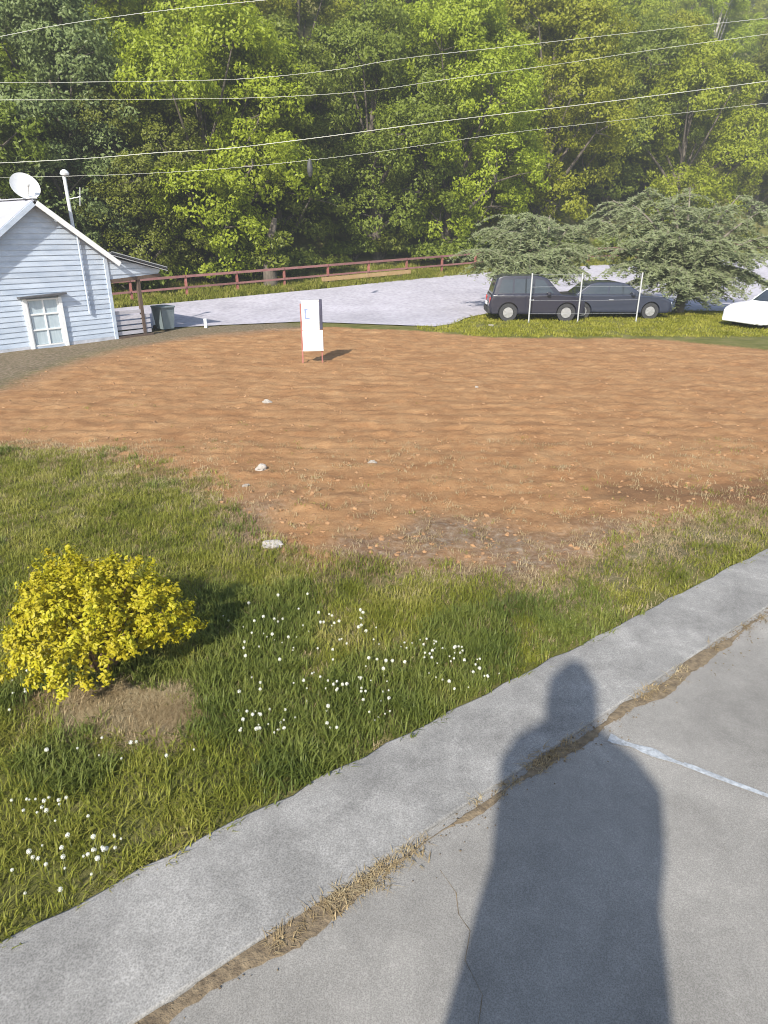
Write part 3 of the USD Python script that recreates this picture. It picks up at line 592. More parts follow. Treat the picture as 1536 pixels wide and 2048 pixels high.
    obj('bumper', tm(rbox((lx1 - .12, -width / 2 * .86, .28), (lx1 + .05, width / 2 * .86, .52), .05)), paint_m, c, smooth=40)
    obj('bumper', tm(rbox((lx0 - .05, -width / 2 * .86, .30), (lx0 + .12, width / 2 * .86, .54), .05)), M['rubber'], c, smooth=40)
    obj('number_plate', box((lx0 - .062, -.25, .62), (lx0 - .02, .25, .74)), M['white'], c)
    return c
SUV_LOW = [(-2.15, .30), (2.1, .26), (2.22, .50), (2.18, .80), (1.95, .98), (1.0, 1.06), (-2.12, 1.06), (-2.22, .62)]
SUV_GREEN = [(-2.10, .96), (1.12, .96), (1.05, 1.06), (0.35, 1.66), (0.0, 1.74), (-1.55, 1.74), (-1.88, 1.66)]
_k = .86
SUV_LOW = [(a * _k, b) for a, b in SUV_LOW]; SUV_GREEN = [(a * _k, b) for a, b in SUV_GREEN]
SUV_WIN = ([(-1.82, 1.10), (-1.18, 1.10), (-1.18, 1.60), (-1.66, 1.60)], [(-1.10, 1.10), (-.25, 1.10), (-.25, 1.62), (-1.10, 1.62)], [(-.17, 1.10), (.72, 1.10), (.22, 1.58), (-.17, 1.62)])
SUV_WIN = [[(a * _k, b) for a, b in w] for w in SUV_WIN]
SED_LOW = [(-2.2, .28), (2.15, .26), (2.28, .48), (2.22, .74), (1.9, .88), (1.0, .96), (-1.4, 1.0), (-2.2, .96), (-2.28, .58)]
SED_GREEN = [(-1.75, .92), (1.15, .90), (0.35, 1.40), (0.05, 1.45), (-.85, 1.45), (-1.15, 1.38)]
SED_WIN = ([(-1.42, 1.01), (-.42, 1.01), (-.42, 1.36), (-.98, 1.36)], [(-.34, 1.01), (.72, 1.01), (.22, 1.33), (-.34, 1.37)])
p_suv, p_navy, p_grey, p_white = paint('charcoal', (0.016, 0.016, 0.026)), paint('near_black', (0.022, 0.026, 0.042)), paint('grey_blue', (0.13, 0.15, 0.18)), paint('white', (0.72, 0.73, 0.75))
a0 = AT(978, 640, 28.0); a0[2] = 0
car('car', 'dark charcoal estate car parked behind the left wire fence posts', p_suv, (a0[0] + 1.88, 28.55, float(terrain(a0[0] + 2, 28.5)) - .02), -0.04, SUV_LOW, SUV_GREEN, 1.82, (-1.14, 1.17), .35, SUV_WIN)
a1 = AT(1334, 640, 29.6)
car('car', 'low near black saloon car parked just right of the charcoal one', p_navy, (a1[0] - 2.62, 29.3, float(terrain(a1[0] - 2, 29.6)) - .02), -0.03, SED_LOW, SED_GREEN, 1.80, (-1.38, 1.40), .33, SED_WIN, belt=.92)
a3 = G(1440, 655)
car('car', 'white car cut off by the right edge with its nose to the left', p_white, (a3[0] + 2.72, a3[1] + 0.55, -.08), math.pi + 0.32, SED_LOW, SED_GREEN, 1.82, (-1.38, 1.40), .33, SED_WIN, belt=.92)

# wire fence in front of the cars
fence = thing('wire_fence', 'pale metal posts with thin wires standing in front of the parked cars', 'fence', (0, 0, 0))
fp = [AT(px, py, 27.1 + i * .15) for i, (px, py) in enumerate(((1057, 645), (1155, 643), (1272, 641)))]
fx = [np.array([p[0], p[1], 0.0]) for p in fp]
for p in fx: obj('post', cyl(p + [0, 0, -.3], p + [0, 0, 1.86], (.030), sides=10), M['galv'], fence, smooth=40)
for h in (.35, .85, 1.35, 1.8):
    for a, b in zip(fx[:-1], fx[1:]): obj('wire', cyl(a + [0, -.04, h], b + [0, -.04, h], .004, sides=5), M['galv'], fence)

# ------------------------------------------------------------------ foliage
def leaves(cent, out, size, rng, up_bias=0.35, jitter=0.8, aspect=0.55, fold=0.25):
    """Small folded leaves (2 triangles each side of a mid rib) at cent, facing about out."""
    n = len(cent); nor = out + rng.normal(0, jitter, (n, 3)); nor[:, 2] += up_bias; nor /= np.linalg.norm(nor, axis=1, keepdims=True) + 1e-9
    d = rng.normal(0, 1, (n, 3)); d -= nor * (d * nor).sum(1, keepdims=True); d /= np.linalg.norm(d, axis=1, keepdims=True) + 1e-9
    s = np.cross(nor, d); L = (size * rng.uniform(.65, 1.35, n))[:, None]
    a = cent - d * L * .5; b = cent + d * L * .5; l = cent + s * L * aspect * .5 - nor * L * fold * .3; r = cent - s * L * aspect * .5 - nor * L * fold * .3
    v = np.stack([a, l, b, r], 1).reshape(-1, 3); k = np.arange(n)[:, None] * 4
    f = np.vstack([k + [0, 2, 1], k + [0, 3, 2]])
    return trimesh.Trimesh(v, f, process=False)
def make_tree(name, label, seed, Ht, Rad, leafm, barkm, nlobe=15, nclump=46, per=88, lsize=0.225, cbase=0.06, cr=(0.45, 1.0), flat=0.7, lean=0.0, group=None, loc=(0, 0, 0), rz=0, s=1.0):
    rng = np.random.RandomState(seed)
    t = thing(name, label, 'tree', loc, rz, group, s)
    top = np.array([lean, 0, Ht * .86]); zc = Ht * (cbase + (1 - cbase) / 2); hz = Ht * (1 - cbase) / 2
    def tr(u): return np.array([lean * u * u + .25 * math.sin(u * 5 + seed), .22 * math.sin(u * 4 + seed * 2), Ht * .86 * u])
    parts = [tube([tr(u) for u in np.linspace(-.03, 1, 9)], [max(.035, Ht * .024 * (1 - .85 * u)) * (1.35 if u < .06 else 1) for u in np.linspace(0, 1, 9)], 9)]
    lob = []
    for i in range(nlobe):
        a = i * 2.4 + rng.uniform(-.5, .5); v = -1 + 2 * (i + .5) / nlobe + rng.uniform(-.12, .12); v = np.clip(v, -1, 1); rad = (1 - abs(v) ** 2.2) ** .5 * (.74 if v > .3 else .86) * (1.0 if v > -.75 else .8)
        lob.append([math.cos(a) * rad * Rad * rng.uniform(.72, 1.0) + lean * (v + 1) / 2, math.sin(a) * rad * Rad * rng.uniform(.72, 1.0), zc + hz * v * .84, Rad * rng.uniform(.40, .58) * (.85 if v > .6 else 1)])
    lob = np.array(lob); cl, cn = [], []
    for L in lob:
        for k in range(nclump):
            d = rng.normal(0, 1, 3); d /= np.linalg.norm(d)
            if d[2] < -.45: d[2] = -d[2]
            cl.append(L[:3] + d * L[3] * rng.uniform(.72, 1.05) * [1, 1, .82]); cn.append(d)
        e = L[:3]; u = np.clip((e[2] / Ht - .12) * rng.uniform(.6, .9), .06, .85); b = tr(u); mid = (b + e) / 2 + [0, 0, -.04 * Ht * rng.uniform(-.3, 1)]
        r0 = Ht * .009 * (1.25 - u); parts.append(tube([b, b * .6 + mid * .4, mid, e * .6 + mid * .4, e], [r0 * 1.3, r0, r0 * .8, r0 * .55, r0 * .3], 6, False))
        for q in range(4):
            c_ = cl[-1 - rng.randint(0, nclump)]; parts.append(tube([e, (e + c_) / 2 + [0, 0, .1], c_], [r0 * .35, r0 * .2, r0 * .08], 4, False))
    cl, cn = np.array(cl), np.array(cn)
    obj('trunk', parts, barkm, t, smooth=60)
    cc, oo = [], []
    for c, nn in zip(cl, cn):
        R_ = rng.uniform(*cr); n = int(per * rng.uniform(.5, 1.4))
        d = rng.normal(0, 1, (n, 3)); d /= np.linalg.norm(d, axis=1, keepdims=True)
        p = c + d * R_ * rng.uniform(.3, 1.0, (n, 1)) ** .6 * [1, 1, flat]
        cc.append(p); oo.append(.55 * d + 1.0 * nn)
    obj('crown', leaves(np.vstack(cc), np.vstack(oo), lsize, rng), leafm, t)
    return t
GRP = None
rng = np.random.RandomState(77)
def ground_at(px, Y):
    x = AT(px, 500, Y)[0]; return np.array([x, Y, float(terrain(x, Y)) - .15])
protos = {}
def proto(kind, label, loc, rz, s):
    K = dict(a=('broadleaf_tree', 1, 15.5, 5.8, 'leaf_a', 'bark', 17), b=('broadleaf_tree', 2, 17, 5.7, 'leaf_a', 'bark', 19), c=('green_tree', 3, 15.5, 5.6, 'leaf_b', 'bark', 17),
             d=('tall_tree', 4, 18, 5.0, 'leaf_a', 'pale_bark', 14), e=('blue_green_tree', 5, 16, 5.3, 'leaf_c', 'bark', 16))[kind]
    if kind not in protos:
        protos[kind] = make_tree(K[0], label, K[1] * 13, K[2], K[3], M[K[4]], M[K[5]], nlobe=K[6], cbase=.05 if kind != 'd' else .16, loc=loc, rz=rz, s=s)
        return protos[kind]
    return dup(protos[kind], label, loc, rz, s)
# the row above the railing: (pixel x of trunk, t behind the rail, kind, scale, label)
front = [(-90, 5.5, 'c', .80, 'mid green tree rising behind the roof of the blue cottage'),
         (150, 6.5, 'e', .80, 'dull blue green tree behind the vent pipe of the cottage'),
         (290, 5.0, 'c', .62, 'lower rounded tree over the left end of the red railing'),
         (425, 4.6, 'a', .86, 'big bright crowned tree reaching down to the red railing by the dark trunk'),
         (555, 7.0, 'c', .78, 'darker leafy tree just left of the dark gap in the woods'),
         (750, 6.4, 'c', .86, 'shady tree right of the dark gap above the middle of the railing'),
         (900, 5.2, 'b', .90, 'bright yellow green tree right of the tan kerb beam'),
         (1075, 7.5, 'b', 1.0, 'yellow green tree behind the left grey feathery tree'),
         (1210, 11, 'c', 1.0, 'darker tree behind the gap between the grey feathery trees'),
         (1340, 6.5, 'a', 1.0, 'yellow green tree above the right grey feathery tree'),
         (1500, 9.0, 'c', 1.05, 'mid green tree behind the right end of the feathery tree'),
         (1640, 6.0, 'a', 1.05, 'bright tree at the right edge above the white car')]
placed = []
for px, t, k, s, lab in front:
    q = rail_point(px, t); placed.append((q, s))
    proto(k, lab, (q[0], q[1], float(terrain(*q)) - .25), rng.uniform(0, 6.28), s)
# the wood up the hillside
rows = [(14, 10, .80), (22, 10, .85), (31, 11, .9), (41, 12, .95), (52, 12, 1.0), (65, 13, 1.1), (80, 13, 1.2), (96, 14, 1.3)]
kinds_word = {'a': 'bright yellow green tree', 'b': 'full bright green tree', 'c': 'darker green tree', 'd': 'tall loose tree with pale limbs', 'e': 'dull blue green tree'}
for ri, (t, n, s0) in enumerate(rows):
    seen = {}
    for i in range(n):
        px = -180 + (1900 / (n - 1)) * i + rng.uniform(-55, 55) + (60 if ri % 2 else 0)
        q = rail_point(px, t + rng.uniform(-2.2, 2.2))
        left = px < 330
        k = rng.choice(list('abcde'), p=[.24, .20, .30, .10, .16] if left else [.36, .30, .16, .15, .03])
        s = s0 * rng.uniform(.8, 1.15)
        seen[k] = seen.get(k, 0) + 1; lab = '%s on the hillside, row %s, %s such from the left' % (kinds_word[k], ('one', 'two', 'three', 'four', 'five', 'six', 'seven', 'eight')[ri], ('first', 'second', 'third', 'fourth', 'fifth', 'sixth', 'seventh', 'eighth', 'ninth', 'tenth', 'eleventh', 'twelfth')[seen[k] - 1])
        o_ = proto(k, lab, (q[0], q[1], float(terrain(*q)) - .3), rng.uniform(0, 6.28), s)
        tag(o_, lab, 'tree', {'a': 'bright yellow green trees on the hillside', 'b': 'full bright green trees on the hillside', 'c': 'darker green trees on the hillside', 'd': 'tall loose trees on the hillside', 'e': 'blue green trees on the hillside'}[k])
# dark trunk in front of the railing
q = AT(541, 572, rp(9.2, 0)[1] - .6); q[2] = float(terrain(q[0], q[1])) - .2
tk = thing('small_tree', 'dark thick trunk with a small leafy tuft standing before the red railing', 'tree', q)
obj('trunk', tube([(0, 0, -.2), (.03, 0, .5), (-.03, .05, 1.3), (.1, .1, 2.4), (.4, .2, 3.6)], [.44, .38, .33, .28, .12], 10), M['bark'], tk, smooth=60)
r5 = np.random.RandomState(9); d = r5.normal(0, 1, (900, 3)); d /= np.linalg.norm(d, axis=1, keepdims=True)
cc = np.array([(.5, -.2, 1.5), (-.4, -.1, 1.75), (.1, -.3, 2.3), (.7, .2, 2.6)])[r5.randint(0, 4, 900)] + d * r5.uniform(.3, .6, (900, 1)) * [1.1, 1, .7]
obj('crown', leaves(cc, d, .26, r5), M['leaf_b'], tk)
ORD = ['%s%s' % (n, {1: 'st', 2: 'nd', 3: 'rd'}.get(n % 10 if n not in (11, 12, 13) else 0, 'th')) for n in range(1, 60)]
# understorey on the bank, below the crowns
ub = []
us = np.random.RandomState(31)
bush0 = None
for i in range(34):
    s = -6 + i * 2.0 + us.uniform(-.5, .5); t = us.uniform(3.5, 6.5)
    q = RAIL0 + RD * s + RN * t; sc = us.uniform(.55, 1.05)
    loc = (q[0], q[1], float(terrain(*q)) - .1)
    lab = 'dark green shrub behind the red railing, %s from its left end' % ORD[i]
    if bush0 is None:
        bush0 = thing('bank_shrub', lab, 'shrub', loc, 0, 'shrubs under the trees behind the railing', sc)
        d = us.normal(0, 1, (2600, 3)); d /= np.linalg.norm(d, axis=1, keepdims=True); d[:, 2] = np.abs(d[:, 2])
        cen = us.uniform(-1, 1, (16, 3)) * [1.5, 1.3, .35] + [0, 0, .75]; ii = us.randint(0, 16, 2600)
        obj('foliage', leaves(cen[ii] + d * us.uniform(.4, .9, (2600, 1)) * [1, 1, .9], d, .24, us), M['leaf_b'], bush0)
        obj('stem', [tube([(0, 0, -.1), c * .5, c], [.05, .03, .015], 5) for c in cen[:8]], M['bark'], bush0)
    else: dup(bush0, lab, loc, us.uniform(0, 6.28), sc)

# feathery grey green trees behind the cars
def feather(label, base, tips, seed, per=62, lsz=.22, trunk_r=.14):
    r = np.random.RandomState(seed); t = thing('feathery_tree', label, 'tree', base)
    base = np.array(base); wood, cc, oo = [], [], []
    fork = np.array([0, 0, 1.5])
    wood.append(tube([(0, 0, -.3), (.05, 0, .7), fork], [trunk_r * 1.2, trunk_r, trunk_r * .85], 9))
    for tip in tips:
        tip = np.array(tip) - base; mid = fork * .45 + tip * .55 + [0, 0, .35 + .1 * np.linalg.norm(tip[:2])]
        pts = np.array([(1 - u) ** 2 * fork + 2 * u * (1 - u) * mid + u * u * tip for u in np.linspace(0, 1, 10)])
        wood.append(tube(pts, np.linspace(trunk_r * .5, .018, 10), 6, False))
        for k in range(30):                                  # long flat drooping fronds
            u = r.uniform(.2, 1.0); i = min(int(u * 9), 8); p0 = pts[i] + (pts[i + 1] - pts[i]) * (u * 9 - i)
            h_ = tip - fork; base_az = math.atan2(h_[1], h_[0]) if r.uniform() < .6 else r.uniform(0, 6.28); az = base_az + r.normal(0, .7); L = r.uniform(.7, 1.6); dirv = np.array([math.cos(az), math.sin(az) * .8, r.uniform(-.05, .30)])
            w = np.linspace(0, 1, 6)[:, None]; sp = p0 + dirv * L * w + np.array([0, 0, -.50]) * L * w ** 2.2
            wood.append(tube(sp, np.linspace(.012, .004, 6), 3, False))
            m_ = per; q = r.uniform(.05, 1, m_); idx = np.minimum((q * 5).astype(int), 4); fr = (q * 5 - idx)[:, None]; lat = np.array([-math.sin(az), math.cos(az), 0])
            pp = sp[idx] + (sp[idx + 1] - sp[idx]) * fr + lat * r.normal(0, .10, (m_, 1)) + [0, 0, 1] * r.normal(-.02, .025, (m_, 1)); cc.append(pp); oo.append(np.tile([0, -.25, 1.0], (m_, 1)))
    obj('trunk', wood, M['mid_bark'], t, smooth=60)
    obj('crown', leaves(np.vstack(cc), np.vstack(oo), lsz, r, .2, .45, .22), M['leaf_d'], t)
    return t
def tips(lst, Y): return [AT(px, py, Y + dy) for px, py, dy in lst]
bA = AT(1085, 600, 31.5); bA[2] = float(terrain(bA[0], 31.5))
feather('left grey green feathery tree drooping over the charcoal car roof', bA, tips([(955, 500, -1.2), (985, 455, 0), (1020, 430, .5), (1060, 425, -.5), (1100, 430, .6), (1140, 450, 0), (1165, 490, -.8), (1000, 515, -1.6), (1050, 510, -1.8), (1110, 500, -1.5), (1040, 465, -1.2), (970, 530, -.8), (1010, 545, -1.9), (1085, 540, -2.0), (1135, 540, -1.5)], 31.5), 5)
bB = AT(1360, 600, 30.8); bB[2] = float(terrain(bB[0], 30.8))
feather('broad right grey green feathery tree shading the lawn between the cars', bB, tips([(1195, 440, 0), (1225, 400, .8), (1265, 410, -.8), (1290, 380, .4), (1340, 395, -.5), (1380, 375, .8), (1430, 410, -1.0), (1480, 390, .3), (1530, 420, 0), (1560, 470, -1), (1220, 500, -1), (1270, 480, -1.6), (1330, 465, -1.8), (1390, 470, -1.7), (1450, 480, -1.6), (1510, 510, -1.5), (1250, 530, -1.3), (1310, 540, -1.6), (1370, 555, -1.8), (1420, 545, -1.4), (1480, 545, -1), (1345, 578, -1.2), (1405, 588, -1.0), (1450, 572, -1.3), (1290, 566, -1.0), (1375, 598, -.6), (1530, 570, -1)], 30.8), 6, trunk_r=.2)

# ------------------------------------------------------------------ rocky outcrop at the top of the hill
q = rail_point(1190, 30); oc = AT(1190, -5, q[1])
rock = trimesh.creation.icosphere(4, 1.0); v = rock.vertices; v *= (1 + .8 * (meshkit.fbm(v * 1.6, 4, 3) - .5))[:, None]; rock.vertices = v * [3.4, 2.4, 6.5]
o_ = obj('rock_outcrop', rock, M['rock'], smooth=False)
UsdGeom.Xformable(o_).AddTranslateOp().Set(Gf.Vec3d(float(oc[0]), float(q[1]), float(max(terrain(oc[0], q[1]) + 2.0, oc[2] - 2))))
tag(o_, 'grey rock outcrop showing between tree crowns at the top', 'rock')

# ------------------------------------------------------------------ overhead wires and their poles
WY = 27.0
lines = [([(-600, 345), (0, 326), (200, 315), (320, 305), (430, 299), (590, 281), (880, 243), (1200, 205), (1536, 162), (2100, 80)], .0095, 'brightest overhead wire crossing the whole picture below the others'),
         ([(-600, 165), (0, 165), (430, 160), (690, 137), (770, 122), (1028, 92), (1268, 65), (1536, 36), (2100, -25)], .006, 'thin overhead wire second from the top on the right'),
         ([(-600, 200), (0, 200), (450, 197), (690, 186), (900, 158), (1138, 125), (1303, 100), (1536, 68), (2100, -5)], .006, 'thin overhead wire midway between the upper wire and the brightest one'),
         ([(-600, 360), (150, 352), (380, 342), (640, 318), (1048, 262), (1173, 248), (1458, 215), (1536, 206), (2100, 140)], .005, 'lowest thin overhead wire carrying a dark oval splice case'),
         ([(-600, 150), (0, 73), (90, 55), (190, 39), (310, 23), (450, 8), (800, -25), (1300, -70), (2100, -130)], .007, 'overhead wire crossing the top left corner'),]
for i, (pp, r, lab) in enumerate(lines):
    Y = WY + i * .45
    P = np.array([AT(px, py, Y) for px, py in pp]); u = np.cumsum(np.r_[0, np.linalg.norm(np.diff(P, axis=0), axis=1)])
    from scipy.interpolate import PchipInterpolator
    uu = np.linspace(0, u[-1], 60); Q = PchipInterpolator(u, P)(uu)
    tag(obj('overhead_wire', tube(Q, r, 5), M['wire'], smooth=True), lab, 'wire')
spl = AT(619, 321, WY + 3 * .45)
sc_ = thing('splice_case', 'dark oval cable splice case hanging from the lowest wire', 'splice case', spl)
obj('case', tm(m3.Manifold.sphere(.5, 20).scale([.22, .2, .62]).translate([0, 0, -.26])), M['closure'], sc_, smooth=True); obj('clamp', cyl((0, 0, -.02), (0, 0, .06), .02), M['galv'], sc_)
for pxx, lab in ((-600, 'wooden utility pole at the left end of the wires'), (2100, 'wooden utility pole at the right end of the wires')):
    x = AT(pxx, 300, WY + .9)[0]; up = thing('utility_pole', lab, 'utility pole', (x, WY + 1.0, 0))
    obj('pole', tube([(0, 0, -.5), (0, 0, 13.5)], [.16, .11], 10), M['dark_wood'], up, smooth=40); obj('crossarm', box((-.06, -1.3, 12.2), (.06, 1.3, 12.35)), M['dark_wood'], up)

# ------------------------------------------------------------------ stones and clods in the field
r6 = np.random.RandomState(12)
def stone(label, px, py, w, h, m_, seed, cat='stone', nm='field_stone'):
    s = trimesh.creation.icosphere(3, 1.0); v = s.vertices; v *= (1 + 1.5 * (meshkit.fbm(v * 1.2 + seed, 4, seed) - .5))[:, None]; w, h = w * .62, h * .6; s.vertices = v * [w, w * .8, h] + [0, 0, h * .2]
    q = G(px, py); o_ = obj(nm, s, m_, smooth=False); UsdGeom.Xformable(o_).AddTranslateOp().Set(Gf.Vec3d(q[0], q[1], float(near_z(np.array([q[0]]), np.array([q[1]]))[0])))
    tag(o_, label, cat)
stone('pale lump of stone in the soil left of the middle', 535, 806, .13, .10, M['pale_stone'], 1)
stone('small pale stone in the middle of the bare field', 745, 926, .09, .07, M['pale_stone'], 2)
stone('grey brown rough stone where soil turns to grass', 522, 940, .13, .10, M['stone'], 3)
stone('dark grey flat stone near the front edge of the soil', 545, 1092, .17, .06, M['stone'], 4)
stone('small pale stone beside the rough grey one', 492, 974, .08, .05, M['pale_stone'], 5)
stone('pale pebble in the right half of the field', 953, 777, .06, .05, M['pale_stone'], 6)
stone('reddish clod near the right end of the field by the dark soil', 1282, 982, .05, .05, M['clod'], 7, 'clod', 'soil_clod')
stone('white block at the left foot of the fence', 982, 652, .22, .08, M['pale_stone'], 8)
cl0 = []
for i in range(3600):
    px, py = r6.uniform(-100, 1640), r6.uniform(690, 1140); q = G(px, py)
    if not SOIL.contains(shapely.Point(q[0], q[1])): continue
    s = trimesh.creation.icosahedron(); v = s.vertices; v *= (1 + .3 * r6.normal(0, 1, len(v)))[:, None]; w = .008 + .030 * r6.uniform() ** 3 ; s.vertices = v * [w, w, w * .7] + [q[0], q[1], 0]
    cl0.append((s, q))
zz = near_z(np.array([q[0] for _, q in cl0]), np.array([q[1] for _, q in cl0]))
for (s, q), z in zip(cl0, zz): s.apply_translation((0, 0, float(z)))
tag(obj('soil_clods', [s for s, _ in cl0], M['clod']), 'scattered small clods of soil over the tilled field', 'clods', kind='stuff')

# ------------------------------------------------------------------ grass
def clump(seed, n, h, spread, w, bend=.5):
    r = np.random.RandomState(seed); v, f = [], []
    for i in range(n):
        a, q = r.uniform(0, 6.28), spread * math.sqrt(r.uniform(0, 1)); b = np.array([math.cos(a) * q, math.sin(a) * q, -.01]); az = r.uniform(0, 6.28); d = np.array([math.cos(az), math.sin(az), 0])
        s = np.array([-d[1], d[0], 0]); hh = h * r.uniform(.45, 1.15); be = bend * r.uniform(.2, 1.3) * hh; ww = w * r.uniform(.7, 1.3); k = len(v)
        for u, wf in ((0, 1), (.55, .8)):
            c = b + [0, 0, hh * u] + d * be * u * u; v += [c + s * ww * wf * .5, c - s * ww * wf * .5]
        v.append(b + d * be + [0, 0, hh * (1 - .18 * bend)])
        f += [[k, k + 1, k + 3], [k, k + 3, k + 2], [k + 2, k + 3, k + 4]]
    return trimesh.Trimesh(np.array(v), np.array(f), process=False)
def scatter(name, label, cat, protos_, m_, pts, rs_, smin, smax, tilt=0.0):
    pi = UsdGeom.PointInstancer.Define(stage, numbered('/World/' + name)); path = str(pi.GetPath()); tg = []
    for i, c in enumerate(protos_):
        usdkit.mesh(stage, f'{path}/clump_{i:03d}' if i else f'{path}/clump', c, m_); tg.append(f'{path}/clump_{i:03d}' if i else f'{path}/clump')
    pi.CreatePrototypesRel().SetTargets([Sdf.Path(t) for t in tg])
    n = len(pts); pi.CreateProtoIndicesAttr(Vt.IntArray.FromNumpy(rs_.randint(0, len(protos_), n).astype(np.int32)))
    pi.CreatePositionsAttr(Vt.Vec3fArray.FromNumpy(np.asarray(pts, np.float32)))
    a = rs_.uniform(0, 2 * np.pi, n); pi.CreateOrientationsAttr(Vt.QuathArray([Gf.Quath(float(math.cos(x / 2)), 0, 0, float(math.sin(x / 2))) for x in a]))
    s = rs_.uniform(smin, smax, n); pi.CreateScalesAttr(Vt.Vec3fArray.FromNumpy(np.repeat(s[:, None], 3, 1).astype(np.float32)))
    return tag(pi, label, cat, kind='stuff')
def cand(n, pxr, pyr, seed, gamma=1.0):
    """Points spread over a patch of ground, about evenly in the world."""
    r = np.random.RandomState(seed); c = np.array([G(a, b)[:2] for a, b in ((pxr[0], pyr[0]), (pxr[1], pyr[0]), (pxr[0], pyr[1]), (pxr[1], pyr[1]))])
    x, y = r.uniform(c[:, 0].min(), c[:, 0].max(), n), r.uniform(c[:, 1].min(), c[:, 1].max(), n)
    return x, y, r
def keep_verge(x, y): return side(x, y) < -0.02
# near verge (long grass)
x, y, r = cand(40000, (-500, 1700), (900, 2040), 41)
ok = keep_verge(x, y) & (x > -8); x, y = x[ok], y[ok]
zn = zones(x, y); bed = inside(DEADBED, x + .16 * sn(x, y, 2.5, 71), y + .16 * sn(x, y, 2.5, 72), .12)
dens = np.clip(1 - 1.15 * zn[:, 0], 0, 1) * (1 - .9 * bed) * (1 - .62 * inside(SPARSE, x, y, .4)) * np.clip(.85 + .7 * sn(x, y, .9, 51), .4, 1)
dens *= np.where(y > 6.5, .75, 1.0)
ok = r.uniform(0, 1, len(x)) < dens; x, y = x[ok], y[ok]; z = near_z(x, y)
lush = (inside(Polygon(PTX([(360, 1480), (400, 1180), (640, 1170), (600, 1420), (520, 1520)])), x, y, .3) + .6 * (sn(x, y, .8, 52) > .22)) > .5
P = np.stack([x, y, z], 1)
scatter('verge_grass', 'long green grass of the verge between field and pavement', 'grass', [clump(s, 22, .09, .095, .0075, 1.0) for s in range(6)], M['grass'], P[~lush], r, .55, 1.25)
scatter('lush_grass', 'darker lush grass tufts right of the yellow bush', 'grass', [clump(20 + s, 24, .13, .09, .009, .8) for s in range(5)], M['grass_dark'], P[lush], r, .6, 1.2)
# thin dry grass through the transition and the sparse strip
x, y, r = cand(24000, (-300, 1800), (880, 1500), 43); ok = keep_verge(x, y) & (y < 13) & (x > -11); x, y = x[ok], y[ok]; zn = zones(x, y)
d = np.exp(-((zn[:, 0] - .45) / .36) ** 2) * 1.0 + zn[:, 1] * .25; ok = r.uniform(0, 1, len(x)) < d; x, y = x[ok], y[ok]
scatter('dry_grass', 'dry straw coloured grass where the verge thins out into soil', 'grass', [clump(40 + s, 14, .075, .09, .006, .9) for s in range(5)], M['dry'], np.stack([x, y, near_z(x, y)], 1), r, .5, 1.1)
x, y, r = cand(16000, (-300, 1800), (780, 1300), 47); ok = keep_verge(x, y) & (y < 13.5) & (x > -11) & (x < 9); x, y = x[ok], y[ok]
dn = shapely.distance(shapely.points(x, y), LineString(PTX(near_soil[1:-1]))); d = .55 * np.exp(-dn / .9) * np.clip(.5 + 1.6 * sn(x, y, 1.1, 62), 0, 1.2) * (zones(x, y)[:, 0] > .3); ok = r.uniform(0, 1, len(x)) < d; x, y = x[ok], y[ok]
scatter('weed_tufts', 'thin green weeds coming up along the edge of the bare soil', 'weeds', [clump(100 + s, 9, .055, .07, .007, 1.1) for s in range(5)], M['grass'], np.stack([x, y, near_z(x, y)], 1), r, .5, 1.3)
# dead grass under the bush and along the gutter
x, y, r = cand(2600, (60, 450), (1370, 1520), 44); ok = r.uniform(0, 1, len(x)) < inside(DEADBED, x + .16 * sn(x, y, 2.5, 71), y + .16 * sn(x, y, 2.5, 72), .18); x, y = x[ok], y[ok]
u = r.uniform(-.25, 1.6, 1100); gx = np.array(SB[0])[0] + (np.array(SB[2]) - SB[0])[0] * u + tnor[0] * (.05 + r.normal(0, .03, 1100)); gy = np.array(SB[0])[1] + (np.array(SB[2]) - SB[0])[1] * u + tnor[1] * (.05 + r.normal(0, .03, 1100))
wgt = sn(gx, gy, 1.1, 61) + r.uniform(-.35, .35, len(gx)) > .2; gx, gy = gx[wgt], gy[wgt]
P = np.vstack([np.stack([x, y, near_z(x, y)], 1), np.stack([gx, gy, np.full(len(gx), .006)], 1)])
scatter('dead_grass', 'matted brown dead grass below the yellow bush and in the gutter seam', 'dead grass', [clump(60 + s, 18, .05, .06, .0055, 2.2) for s in range(4)], M['dry'], P, r, .5, 1.15)
gp = []
for i in range(4):
    q = trimesh.creation.icosahedron(); q.vertices *= (.0042 * (1 + .3 * np.random.RandomState(90 + i).normal(0, 1, (12, 1)))) * [1, 1, .6]; gp.append(q)
scatter('gutter_grit', 'loose grit and crumbs of soil strewn along the pavement seam', 'grit', gp, M['dirt'], np.column_stack([GRIT, np.full(len(GRIT), .006)]), r, .3, 1.5)
